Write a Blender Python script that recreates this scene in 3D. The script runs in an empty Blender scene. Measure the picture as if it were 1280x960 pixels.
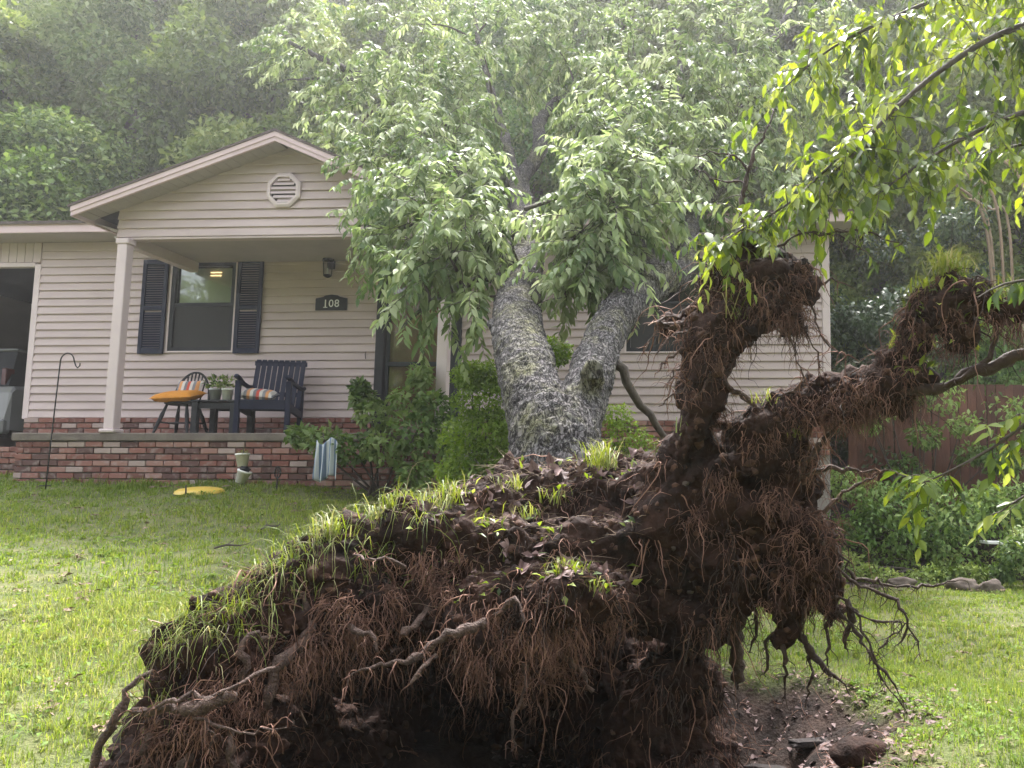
import bpy, bmesh, math, random
import numpy as np
from mathutils import Vector, Matrix
from mathutils.bvhtree import BVHTree

R = math.radians
scn = bpy.context.scene
col = scn.collection

# ------------------------------------------------------------------ camera
PITCH = math.atan(.114)
ROLL = -0.005
FPX, CXP, CYP = 1100.0, 845.0, 480.0          # focal length and principal point for a 1280 px wide picture
CAM = np.array([0.0, 0.0, 1.6])
_f = np.array([0, math.cos(PITCH), math.sin(PITCH)])
_r0 = np.array([1.0, 0, 0])
_u0 = np.cross(_r0, _f)
_r = math.cos(ROLL) * _r0 - math.sin(ROLL) * _u0
_u = math.sin(ROLL) * _r0 + math.cos(ROLL) * _u0
cd = bpy.data.cameras.new('camera')
cam = bpy.data.objects.new('camera', cd)
col.objects.link(cam)
m = Matrix.Identity(4)
for i in range(3):
    m[i][0] = _r[i]; m[i][1] = _u[i]; m[i][2] = -_f[i]; m[i][3] = CAM[i]
cam.matrix_world = m
cd.sensor_fit = 'HORIZONTAL'
cd.sensor_width = 36
cd.lens = 36 * FPX / 1280
cd.shift_x = -(CXP - 640) / 1280
cd.clip_start = .05
cd.clip_end = 500
scn.camera = cam

# ------------------------------------------------------------------ sky, sun, exposure
SUN_EL, SUN_AZ = 58.0, -4.0                   # azimuth from +Y towards +X: high, behind the wooded hill
w = bpy.data.worlds.new('World'); scn.world = w; w.use_nodes = True
nt = w.node_tree; nt.nodes.clear()
sky = nt.nodes.new('ShaderNodeTexSky'); sky.sky_type = 'NISHITA'; sky.sun_disc = False
sky.sun_elevation = R(SUN_EL); sky.sun_rotation = R(SUN_AZ)
sky.air_density = 1.0; sky.dust_density = 4.0; sky.ozone_density = 1.0
hs = nt.nodes.new('ShaderNodeHueSaturation'); hs.inputs['Saturation'].default_value = .25
bg = nt.nodes.new('ShaderNodeBackground'); bg.inputs['Strength'].default_value = .15
wo = nt.nodes.new('ShaderNodeOutputWorld')
nt.links.new(sky.outputs[0], hs.inputs['Color']); nt.links.new(hs.outputs[0], bg.inputs[0]); nt.links.new(bg.outputs[0], wo.inputs[0])
ld = bpy.data.lights.new('sun', 'SUN'); ld.energy = 2.0; ld.angle = R(8); ld.color = (1, .96, .93)
sun = bpy.data.objects.new('sun', ld); col.objects.link(sun)
sd = Vector((math.sin(R(SUN_AZ)) * math.cos(R(SUN_EL)), math.cos(R(SUN_AZ)) * math.cos(R(SUN_EL)), math.sin(R(SUN_EL))))
sun.rotation_euler = sd.to_track_quat('Z', 'Y').to_euler(); sun.location = (4, 10, 30)
vs = scn.view_settings
vs.view_transform = 'Standard'; vs.look = 'None'; vs.gamma = 1; vs.use_curve_mapping = False
vs.exposure = 2.42
# ------------------------------------------------------------------ helpers
def P(px, py, d):
    "a point of the place: direction measured in the photograph, d metres away"
    return CAM + d * (_f + (px - CXP) / FPX * _r + (CYP - py) / FPX * _u)

def tag(o, label=None, cat=None, group=None, kind=None):
    if label: o['label'] = label
    if cat: o['category'] = cat
    if group: o['group'] = group
    if kind: o['kind'] = kind
    return o

def empty(name, loc=(0, 0, 0), rz=0, label=None, cat=None, group=None, parent=None):
    o = bpy.data.objects.new(name, None); col.objects.link(o)
    o.location = loc; o.rotation_euler = (0, 0, rz); o.empty_display_size = .1
    o.parent = parent
    return tag(o, label, cat, group)

def link(name, me, mat=None, parent=None, loc=(0, 0, 0), rot=(0, 0, 0), smooth=False):
    o = bpy.data.objects.new(name, me); col.objects.link(o)
    if mat and not me.materials: me.materials.append(mat)
    o.parent = parent; o.location = loc; o.rotation_euler = rot
    if smooth and len(me.polygons): me.polygons.foreach_set('use_smooth', np.ones(len(me.polygons), bool))
    return o

def np_mesh(name, v, f, tone=None):
    "mesh from arrays: v (N,3), f (M,k)"
    v = np.asarray(v, np.float32).reshape(-1, 3); f = np.asarray(f, np.int32)
    me = bpy.data.meshes.new(name)
    me.vertices.add(len(v)); me.vertices.foreach_set('co', v.ravel())
    k = f.shape[1]
    me.loops.add(f.size); me.loops.foreach_set('vertex_index', f.ravel())
    me.polygons.add(len(f)); me.polygons.foreach_set('loop_start', np.arange(0, f.size, k, dtype=np.int32))
    try: me.polygons.foreach_set('loop_total', np.full(len(f), k, np.int32))
    except Exception: pass
    if tone is not None:
        a = me.attributes.new('tone', 'FLOAT', 'POINT'); a.data.foreach_set('value', np.asarray(tone, np.float32))
    me.update(calc_edges=True); me.validate()
    return me

class MB:
    "collects boxes, tubes and lathes for ONE part"
    def __init__(s): s.v = []; s.f = []
    def add(s, v, f):
        n = len(s.v); s.v += [tuple(map(float, p)) for p in v]; s.f += [tuple(i + n for i in q) for q in f]; return s
    def box(s, x0, x1, y0, y1, z0, z1, c=0.0):
        if c <= 0:
            v = [(x, y, z) for x in (x0, x1) for y in (y0, y1) for z in (z0, z1)]
            return s.add(v, [(0, 1, 3, 2), (4, 6, 7, 5), (0, 4, 5, 1), (2, 3, 7, 6), (0, 2, 6, 4), (1, 5, 7, 3)])
        v = []; f = []
        X, Y, Z = (x0, x1), (y0, y1), (z0, z1)
        idx = {}
        for i in (0, 1):
            for j in (0, 1):
                for k in (0, 1):
                    sx, sy, sz = (1 - 2 * i), (1 - 2 * j), (1 - 2 * k)
                    idx[i, j, k] = len(v)
                    v += [(X[i], Y[j] + sy * c, Z[k] + sz * c), (X[i] + sx * c, Y[j], Z[k] + sz * c), (X[i] + sx * c, Y[j] + sy * c, Z[k])]
        def q(a, ax): return idx[a] + ax
        for i in (0, 1):
            a = [q((i, 0, 0), 0), q((i, 0, 1), 0), q((i, 1, 1), 0), q((i, 1, 0), 0)]; f.append(a if i == 0 else a[::-1])
            a = [q((0, i, 0), 1), q((1, i, 0), 1), q((1, i, 1), 1), q((0, i, 1), 1)]; f.append(a if i == 0 else a[::-1])
            a = [q((0, 0, i), 2), q((0, 1, i), 2), q((1, 1, i), 2), q((1, 0, i), 2)]; f.append(a if i == 0 else a[::-1])
        for i in (0, 1):
            for j in (0, 1):
                f.append([q((0, i, j), 1), q((1, i, j), 1), q((1, i, j), 2), q((0, i, j), 2)])
                f.append([q((i, 0, j), 0), q((i, 1, j), 0), q((i, 1, j), 2), q((i, 0, j), 2)])
                f.append([q((i, j, 0), 0), q((i, j, 1), 0), q((i, j, 1), 1), q((i, j, 0), 1)])
                for k in (0, 1): f.append([q((i, j, k), 0), q((i, j, k), 1), q((i, j, k), 2)])
        f = list({tuple(sorted(t)): tuple(t) for t in f}.values())
        return s.add(v, f)
    def tube(s, pts, rad, n=8, cap=True):
        v, f = tube_arrays(pts, rad, n)
        s.add(v, [tuple(q) for q in f])
        if cap:
            b = len(s.v) - len(v)
            s.f.append(tuple(b + i for i in range(n))[::-1]); s.f.append(tuple(len(s.v) - n + i for i in range(n)))
        return s
    def bar(s, a, b, w, h=None, up=(0, 0, 1)):
        "rectangular bar from a to b"
        a, b = np.array(a, float), np.array(b, float); h = h or w
        t = (b - a) / np.linalg.norm(b - a); x = np.cross(t, up)
        if np.linalg.norm(x) < 1e-4: x = np.cross(t, (0, 1, 0))
        x /= np.linalg.norm(x); y = np.cross(x, t)
        v = [p + sx * x * w / 2 + sy * y * h / 2 for p in (a, b) for sx, sy in ((-1, -1), (1, -1), (1, 1), (-1, 1))]
        return s.add(v, [(3, 2, 1, 0), (4, 5, 6, 7), (0, 1, 5, 4), (1, 2, 6, 5), (2, 3, 7, 6), (3, 0, 4, 7)])
    def lathe(s, prof, n=20, c=(0, 0, 0)):
        v = []; f = []
        for r_, z in prof:
            for i in range(n):
                a = 2 * math.pi * i / n; v.append((c[0] + r_ * math.cos(a), c[1] + r_ * math.sin(a), c[2] + z))
        for k in range(len(prof) - 1):
            for i in range(n):
                j = (i + 1) % n; f.append((k * n + i, k * n + j, (k + 1) * n + j, (k + 1) * n + i))
        return s.add(v, f)
    def mesh(s, name):
        me = bpy.data.meshes.new(name); me.from_pydata(s.v, [], s.f); me.validate()
        b = bmesh.new(); b.from_mesh(me); bmesh.ops.recalc_face_normals(b, faces=b.faces); b.to_mesh(me); b.free()
        return me
    def build(s, name, mat, parent=None, loc=(0, 0, 0), rot=(0, 0, 0), smooth=False):
        return link(name, s.mesh(name), mat, parent, loc, rot, smooth)

def tube_arrays(pts, rad, n=8, squash=None):
    pts = np.asarray(pts, float); rad = np.broadcast_to(np.asarray(rad, float), (len(pts),))
    t = np.gradient(pts, axis=0); t /= np.linalg.norm(t, axis=1)[:, None] + 1e-9
    a = np.array([0, 0, 1.0]) if abs(t[0][2]) < .9 else np.array([1.0, 0, 0])
    nrm = np.cross(t[0], a); nrm /= np.linalg.norm(nrm)
    ang = np.arange(n) * 2 * math.pi / n
    V = []
    for i in range(len(pts)):
        nrm = nrm - t[i] * (nrm @ t[i]); nrm /= np.linalg.norm(nrm) + 1e-9
        b = np.cross(t[i], nrm)
        V.append(pts[i] + rad[i] * (np.cos(ang)[:, None] * nrm + np.sin(ang)[:, None] * b))
    V = np.concatenate(V); F = []
    for k in range(len(pts) - 1):
        for i in range(n):
            j = (i + 1) % n; F.append((k * n + i, k * n + j, (k + 1) * n + j, (k + 1) * n + i))
    return V, np.array(F)

def spline(pts, step=.06):
    "Catmull-Rom through rows (x,y,z,...); returns dense rows"
    p = np.asarray(pts, float)
    if len(p) < 3:
        n = max(2, int(np.linalg.norm(p[1, :3] - p[0, :3]) / step) + 1)
        return np.array([p[0] + (p[1] - p[0]) * t for t in np.linspace(0, 1, n)])
    q = np.vstack([2 * p[0] - p[1], p, 2 * p[-1] - p[-2]]); out = []
    for i in range(1, len(q) - 2):
        a, b, c, d = q[i - 1:i + 3]
        n = max(2, int(np.linalg.norm(c[:3] - b[:3]) / step) + 1)
        for t in np.linspace(0, 1, n, endpoint=False):
            out.append(.5 * (2 * b + (c - a) * t + (2 * a - 5 * b + 4 * c - d) * t * t + (3 * b - a - 3 * c + d) * t ** 3))
    out.append(q[-2]); return np.array(out)

def norm(a): return a / (np.linalg.norm(a, axis=-1, keepdims=True) + 1e-9)

def leaves_arrays(pos, d, nrm, L, W, fold=.25, curl=.15):
    "pointed leaves, each six vertices and four triangles worth of faces, folded along the midrib and drooping at the tip"
    d = norm(d); side = norm(np.cross(d, nrm)); n2 = np.cross(side, d)
    L = L[:, None]; W = W[:, None]
    base = pos; mid = pos + d * L * .45; tip = pos + d * L - n2 * L * curl
    l = mid + side * W * .5 + n2 * W * fold; r = mid - side * W * .5 + n2 * W * fold
    m2 = mid + n2 * L * .02
    v = np.stack([base, l, tip, r, m2], 1).reshape(-1, 3)
    k = np.arange(len(pos)) * 5
    f = np.concatenate([np.stack([k, k + 4, k + 1], 1), np.stack([k + 4, k + 2, k + 1], 1), np.stack([k, k + 3, k + 4], 1), np.stack([k + 3, k + 2, k + 4], 1)])
    return v, f

def leaf_mesh(name, rng, pos, d, nrm, L, W, tone, **k):
    v, f = leaves_arrays(pos, d, nrm, L, W, **k)
    return np_mesh(name, v, f, np.repeat(tone, 5))

def leaf_mesh_fine(name, rng, pos, d, nrm, L, W, tone):
    "leaves seen close to: rounded outline, midrib fold, drooping tip; eleven vertices each"
    N = len(pos); d = norm(d); side = norm(np.cross(d, nrm)); n2 = np.cross(side, d); cu = rng.uniform(-.05, .35, N)[:, None]; fo = rng.uniform(.05, .35, N)[:, None]
    L = L[:, None]; W = W[:, None]; vs_ = [pos]
    for t, w_ in ((.18, .62), (.42, 1.0), (.72, .62)):
        c = pos + d * L * t - n2 * L * cu * t * t; e = side * W * .5 * w_; h = n2 * W * .5 * w_ * fo * 2
        vs_ += [c + e + h, c, c - e + h]
    vs_.append(pos + d * L - n2 * L * cu)
    v = np.stack(vs_, 1).reshape(-1, 3); o = (np.arange(N) * 11)[:, None]
    tr = [(0, 2, 1), (0, 3, 2), (1, 2, 5), (1, 5, 4), (2, 3, 6), (2, 6, 5), (4, 5, 8), (4, 8, 7), (5, 6, 9), (5, 9, 8), (7, 8, 10), (8, 9, 10)]
    f = np.concatenate([o + np.array([q]) for q in tr])
    me = np_mesh(name, v, f, np.repeat(tone, 11)); me.polygons.foreach_set('use_smooth', np.ones(len(me.polygons), bool)); return me

def quad_leaves(name, pos, d, nrm, L, W, tone):
    d = norm(d); side = norm(np.cross(d, nrm)); n2 = np.cross(side, d)
    L = L[:, None]; W = W[:, None]
    v = np.stack([pos, pos + d * L * .5 + side * W * .5 + n2 * W * .15, pos + d * L - n2 * L * .1, pos + d * L * .5 - side * W * .5 + n2 * W * .15], 1).reshape(-1, 3)
    k = np.arange(len(pos)) * 4
    return np_mesh(name, v, np.stack([k, k + 1, k + 2, k + 3], 1), np.repeat(tone, 4))

def fibres_arrays(rng, start, d, L, rad, segs=6, grav=.5, jit=.35):
    N = len(start); p = start.copy(); d = norm(d); pts = [p]
    for s in range(segs):
        d = norm(d + rng.normal(0, jit, (N, 3)) + np.array([0, 0, -grav]))
        p = p + d * (L / segs)[:, None]; pts.append(p)
    pts = np.stack(pts, 1)                                    # N, segs+1, 3
    t = norm(np.gradient(pts, axis=1))
    ref = np.array([.31, .74, .59]); a = norm(np.cross(t, ref)); b = np.cross(t, a)
    taper = np.linspace(1, .25, segs + 1)[None, :, None] * rad[:, None, None]
    ring = [pts + taper * (math.cos(g) * a + math.sin(g) * b) for g in (0, 2.094, 4.189)]
    v = np.stack(ring, 2).reshape(-1, 3)                      # N, segs+1, 3(ring), 3
    base = (np.arange(N) * (segs + 1) * 3)[:, None, None]; k = (np.arange(segs) * 3)[None, :, None]; i = np.arange(3)[None, None, :]; j = (i + 1) % 3
    f = np.stack([base + k + i, base + k + j, base + k + 3 + j, base + k + 3 + i], -1).reshape(-1, 4)
    return v, f, pts

def blades_arrays(rng, pos, h, w, az, lean):
    "grass blades: five vertices each, bending over"
    N = len(pos)
    dirx = np.stack([np.cos(az), np.sin(az), np.zeros(N)], 1); side = np.stack([-np.sin(az), np.cos(az), np.zeros(N)], 1)
    up = np.array([0, 0, 1.0])
    m_ = pos + up * (h * .6)[:, None] + dirx * (h * lean * .35)[:, None]
    t_ = pos + up * (h * (1 - .35 * lean))[:, None] + dirx * (h * lean)[:, None]
    s = side * (w * .5)[:, None]
    v = np.stack([pos - s, pos + s, m_ + s * .8, m_ - s * .8, t_], 1).reshape(-1, 3)
    k = np.arange(N) * 5
    f = np.concatenate([np.stack([k, k + 1, k + 2], 1), np.stack([k, k + 2, k + 3], 1), np.stack([k + 3, k + 2, k + 4], 1)])
    return v, f

# ------------------------------------------------------------------ materials
MATS = {}
def mat(name, c1, c2=None, rough=.6, scale=8, bump=0.0, bscale=None, detail=6, spec=.4, rand=0.0, metal=0.0, stretch=(1, 1, 1)):
    if name in MATS: return MATS[name]
    c2 = c2 or c1
    M = bpy.data.materials.new(name); M.use_nodes = True; MATS[name] = M
    n = M.node_tree.nodes; L = M.node_tree.links; b = n['Principled BSDF']
    b.inputs['Roughness'].default_value = rough; b.inputs['Specular IOR Level'].default_value = spec; b.inputs['Metallic'].default_value = metal
    tc = n.new('ShaderNodeTexCoord'); mp = n.new('ShaderNodeMapping'); mp.inputs['Scale'].default_value = stretch
    L.new(tc.outputs['Object'], mp.inputs[0])
    no = n.new('ShaderNodeTexNoise'); no.inputs['Scale'].default_value = scale; no.inputs['Detail'].default_value = detail; no.inputs['Roughness'].default_value = .65
    L.new(mp.outputs[0], no.inputs['Vector'])
    rp = n.new('ShaderNodeValToRGB'); rp.color_ramp.elements[0].position = .3; rp.color_ramp.elements[1].position = .7
    rp.color_ramp.elements[0].color = (*c1, 1); rp.color_ramp.elements[1].color = (*c2, 1)
    L.new(no.outputs['Fac'], rp.inputs[0]); out = rp.outputs[0]
    if rand:
        oi = n.new('ShaderNodeObjectInfo'); h = n.new('ShaderNodeHueSaturation')
        mr = n.new('ShaderNodeMapRange'); mr.inputs['To Min'].default_value = 1 - rand; mr.inputs['To Max'].default_value = 1 + rand
        L.new(oi.outputs['Random'], mr.inputs[0]); L.new(mr.outputs[0], h.inputs['Value']); L.new(out, h.inputs['Color']); out = h.outputs[0]
    L.new(out, b.inputs['Base Color'])
    if bump:
        n2 = n.new('ShaderNodeTexNoise'); n2.inputs['Scale'].default_value = bscale or scale * 4; n2.inputs['Detail'].default_value = 8
        L.new(mp.outputs[0], n2.inputs['Vector'])
        bp = n.new('ShaderNodeBump'); bp.inputs['Strength'].default_value = bump; bp.inputs['Distance'].default_value = .02
        L.new(n2.outputs['Fac'], bp.inputs['Height']); L.new(bp.outputs[0], b.inputs['Normal'])
    return M

def leaf_mat(name, cols, trans=.35, rough=.42, spec=.5, rand=0.0):
    "two-sided leaf: colour from each leaf's own tone, light passing through"
    M = bpy.data.materials.new(name); M.use_nodes = True; MATS[name] = M
    n = M.node_tree.nodes; L = M.node_tree.links; b = n['Principled BSDF']
    at = n.new('ShaderNodeAttribute'); at.attribute_name = 'tone'
    rp = n.new('ShaderNodeValToRGB'); e = rp.color_ramp.elements
    e[0].color = (*cols[0], 1); e[1].color = (*cols[-1], 1)
    for i, c in enumerate(cols[1:-1]):
        q = e.new((i + 1) / (len(cols) - 1)); q.color = (*c, 1)
    L.new(at.outputs['Fac'], rp.inputs[0]); lc = rp.outputs[0]
    if rand:                                                          # each tree a little different in hue and depth of green
        oi = n.new('ShaderNodeObjectInfo'); h2 = n.new('ShaderNodeHueSaturation'); m1 = n.new('ShaderNodeMapRange'); m1.inputs['To Min'].default_value = 1 - rand; m1.inputs['To Max'].default_value = 1 + rand
        m2 = n.new('ShaderNodeMapRange'); m2.inputs['To Min'].default_value = .515; m2.inputs['To Max'].default_value = .475; fr = n.new('ShaderNodeMath'); fr.operation = 'PINGPONG'; fr.inputs[1].default_value = .31
        L.new(oi.outputs['Random'], m1.inputs[0]); L.new(oi.outputs['Random'], fr.inputs[0]); L.new(fr.outputs[0], m2.inputs[0]); m2.inputs['From Max'].default_value = .31
        L.new(m1.outputs[0], h2.inputs['Value']); L.new(m2.outputs[0], h2.inputs['Hue']); L.new(lc, h2.inputs['Color']); lc = h2.outputs[0]
    L.new(lc, b.inputs['Base Color'])
    b.inputs['Roughness'].default_value = rough; b.inputs['Specular IOR Level'].default_value = spec
    tr = n.new('ShaderNodeBsdfTranslucent'); mx = n.new('ShaderNodeMixShader'); mx.inputs[0].default_value = trans
    hs_ = n.new('ShaderNodeHueSaturation'); hs_.inputs['Hue'].default_value = .485; hs_.inputs['Value'].default_value = 1.5; hs_.inputs['Saturation'].default_value = 1.15
    L.new(lc, hs_.inputs['Color']); L.new(hs_.outputs[0], tr.inputs[0])
    L.new(b.outputs[0], mx.inputs[1]); L.new(tr.outputs[0], mx.inputs[2]); L.new(mx.outputs[0], n['Material Output'].inputs[0])
    return M

mat('siding', (.455, .36, .35), (.555, .45, .438), .55, .9, .10, 40, rand=.035, stretch=(1, 1, 5))
mat('trim', (.58, .475, .48), (.65, .545, .55), .5, 3, .04, 30)
mat('fascia', (.56, .42, .43), (.62, .48, .49), .5, 3, .04, 30)
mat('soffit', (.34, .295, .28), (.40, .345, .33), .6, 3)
mat('shingle', (.07, .055, .05), (.14, .11, .10), .9, 14, .6, 60)
mat('navy', (.011, .013, .032), (.017, .021, .046), .6, 6, .05, 40, spec=.2)
mat('charcoal', (.016, .017, .021), (.026, .027, .031), .55, 6, .05, 40, spec=.25)
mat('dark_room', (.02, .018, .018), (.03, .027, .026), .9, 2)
mat('black_metal', (.012, .012, .013), (.025, .022, .02), .45, 12, .1, 60, metal=.3)
mat('door_red', (.26, .08, .06), (.32, .105, .08), .45, 5, .06, 30)
mat('concrete', (.11, .09, .075), (.19, .16, .135), .85, 4, .3, 40)
mat('mortar', (.22, .19, .17), (.30, .27, .24), .95, 10, .4, 60)
mat('white_paint', (.72, .72, .70), (.80, .80, .78), .5, 5, .03, 30)
mat('blind', (.74, .73, .66), (.80, .79, .72), .7, 3)
mat('screen', (.022, .022, .022), (.03, .029, .028), .75, 90)
mat('galv', (.45, .46, .46), (.62, .63, .62), .4, 6, .05, 30, metal=.5)
mat('terracotta_white', (.78, .77, .75), (.86, .85, .83), .6, 6, .1, 40)
mat('yellow_plastic', (.55, .38, .06), (.62, .45, .09), .4, 4)
mat('orange_fabric', (.62, .24, .03), (.70, .30, .05), .85, 5, .2, 200)
mat('silver_paint', (.22, .22, .22), (.25, .25, .25), .25, 2)
mat('tyre', (.015, .015, .015), (.025, .025, .025), .8, 10)
mat('tail_red', (.30, .01, .01), (.35, .02, .02), .2, 3)
mat('fence_wood', (.085, .034, .022), (.15, .062, .04), .8, 6, .3, 30, rand=.3, stretch=(4, 4, .6))
mat('twig', (.045, .035, .03), (.10, .08, .065), .8, 12, .3, 60)
mat('tan_stem', (.28, .19, .13), (.40, .29, .21), .7, 8, .2, 60, rand=.2)
mat('stone', (.08, .06, .05), (.17, .135, .11), .9, 8, .5, 40, rand=.2)
mat('clod', (.03, .014, .009), (.13, .065, .042), .9, 30, .6, 90)
mat('pale_wood', (.22, .14, .095), (.36, .25, .18), .7, 20)
mat('straw', (.15, .10, .065), (.27, .20, .135), .8, 4)
mat('tail_smoked', (.06, .012, .012), (.08, .016, .016), .2, 3)
mat('wet_wood', (.018, .014, .014), (.05, .038, .034), .85, 10, .6, 40, stretch=(1, 1, 1))
mat('root_wood', (.03, .017, .012), (.16, .10, .08), .75, 30, 1.0, 110)
mat('root_dark', (.03, .018, .014), (.07, .042, .032), .75, 14, .5, 60)
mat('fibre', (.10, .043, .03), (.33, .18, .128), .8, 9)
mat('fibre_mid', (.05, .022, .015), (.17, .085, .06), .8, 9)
mat('fibre_dark', (.010, .006, .0045), (.03, .016, .011), .85, 3)
mat('dead_leaf_mat', (.075, .042, .04), (.25, .165, .155), .7, 3, .2, 30, rand=.45)
mat('trunk_bg', (.05, .04, .035), (.10, .085, .07), .85, 8, .4, 30)

def soil_mat():
    M = mat('soil', (.005, .003, .0026), (.05, .022, .014), .9, 7, 1.0, 28, detail=10, spec=.25)
    return M
soil_mat()

def brick_mat():
    M = bpy.data.materials.new('brick'); M.use_nodes = True; MATS['brick'] = M
    n = M.node_tree.nodes; L = M.node_tree.links; b = n['Principled BSDF']; b.inputs['Roughness'].default_value = .85
    oi = n.new('ShaderNodeObjectInfo'); rp = n.new('ShaderNodeValToRGB'); rp.color_ramp.interpolation = 'CONSTANT'
    cs = [(.0, (.20, .075, .055)), (.2, (.155, .06, .045)), (.36, (.26, .115, .09)), (.5, (.105, .05, .042)), (.62, (.30, .16, .13)), (.76, (.22, .09, .065)), (.88, (.36, .27, .245))]
    e = rp.color_ramp.elements; e[0].position = 0; e[0].color = (*cs[0][1], 1); e[1].position = cs[1][0]; e[1].color = (*cs[1][1], 1)
    for p_, c_ in cs[2:]:
        q = e.new(p_); q.color = (*c_, 1)
    L.new(oi.outputs['Random'], rp.inputs[0])
    tc = n.new('ShaderNodeTexCoord'); no = n.new('ShaderNodeTexNoise'); no.inputs['Scale'].default_value = 14; no.inputs['Detail'].default_value = 8
    no.noise_dimensions = '4D'
    L.new(tc.outputs['Object'], no.inputs['Vector']); mm = n.new('ShaderNodeMath'); mm.operation = 'MULTIPLY'; mm.inputs[1].default_value = 50
    L.new(oi.outputs['Random'], mm.inputs[0]); L.new(mm.outputs[0], no.inputs['W'])
    mr = n.new('ShaderNodeValToRGB'); mr.color_ramp.elements[0].position = .52; mr.color_ramp.elements[1].position = .72
    L.new(no.outputs['Fac'], mr.inputs[0])
    mx = n.new('ShaderNodeMix'); mx.data_type = 'RGBA'; mx.inputs[7].default_value = (.42, .36, .34, 1)
    ml = n.new('ShaderNodeMath'); ml.operation = 'MULTIPLY'; ml.inputs[1].default_value = .55; L.new(mr.outputs[0], ml.inputs[0])
    L.new(ml.outputs[0], mx.inputs[0]); L.new(rp.outputs[0], mx.inputs[6]); L.new(mx.outputs[2], b.inputs['Base Color'])
    bp = n.new('ShaderNodeBump'); bp.inputs['Strength'].default_value = .5; bp.inputs['Distance'].default_value = .01
    L.new(no.outputs['Fac'], bp.inputs['Height']); L.new(bp.outputs[0], b.inputs['Normal'])
brick_mat()

def glass_mat():
    M = bpy.data.materials.new('glass'); M.use_nodes = True; MATS['glass'] = M
    n = M.node_tree.nodes; L = M.node_tree.links; n.remove(n['Principled BSDF'])
    g = n.new('ShaderNodeBsdfGlossy'); g.inputs['Roughness'].default_value = .02; t = n.new('ShaderNodeBsdfTransparent'); t.inputs[0].default_value = (.85, .88, .86, 1)
    fr = n.new('ShaderNodeFresnel'); fr.inputs[0].default_value = 1.6; mx = n.new('ShaderNodeMixShader')
    L.new(fr.outputs[0], mx.inputs[0]); L.new(t.outputs[0], mx.inputs[1]); L.new(g.outputs[0], mx.inputs[2]); L.new(mx.outputs[0], n['Material Output'].inputs[0])
glass_mat()

def emit_mat(name, c, s):
    M = bpy.data.materials.new(name); M.use_nodes = True; MATS[name] = M
    b = M.node_tree.nodes['Principled BSDF']; b.inputs['Emission Color'].default_value = (*c, 1); b.inputs['Emission Strength'].default_value = s
emit_mat('lamp_glow', (1, .62, .3), .7)

def stripe_mat(name, cols, axis, scale, rough=.85):
    M = bpy.data.materials.new(name); M.use_nodes = True; MATS[name] = M
    n = M.node_tree.nodes; L = M.node_tree.links; b = n['Principled BSDF']; b.inputs['Roughness'].default_value = rough
    tc = n.new('ShaderNodeTexCoord'); sp = n.new('ShaderNodeSeparateXYZ'); L.new(tc.outputs['Object'], sp.inputs[0])
    mu = n.new('ShaderNodeMath'); mu.operation = 'MULTIPLY'; mu.inputs[1].default_value = scale; L.new(sp.outputs[axis], mu.inputs[0])
    fr = n.new('ShaderNodeMath'); fr.operation = 'FRACT'; L.new(mu.outputs[0], fr.inputs[0])
    rp = n.new('ShaderNodeValToRGB'); rp.color_ramp.interpolation = 'CONSTANT'; e = rp.color_ramp.elements
    for i, c in enumerate(cols):
        q = e[i] if i < 2 else e.new(i / len(cols)); q.position = i / len(cols); q.color = (*c, 1)
    L.new(fr.outputs[0], rp.inputs[0]); L.new(rp.outputs[0], b.inputs['Base Color'])
stripe_mat('plaid', [(.55, .08, .05), (.60, .55, .50), (.22, .22, .24), (.65, .30, .12), (.62, .58, .54), (.18, .18, .2)], 0, 4.5)
stripe_mat('cloth_stripe', [(.62, .64, .66), (.14, .20, .30), (.55, .58, .62), (.17, .23, .33)], 0, 9.0)

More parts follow.
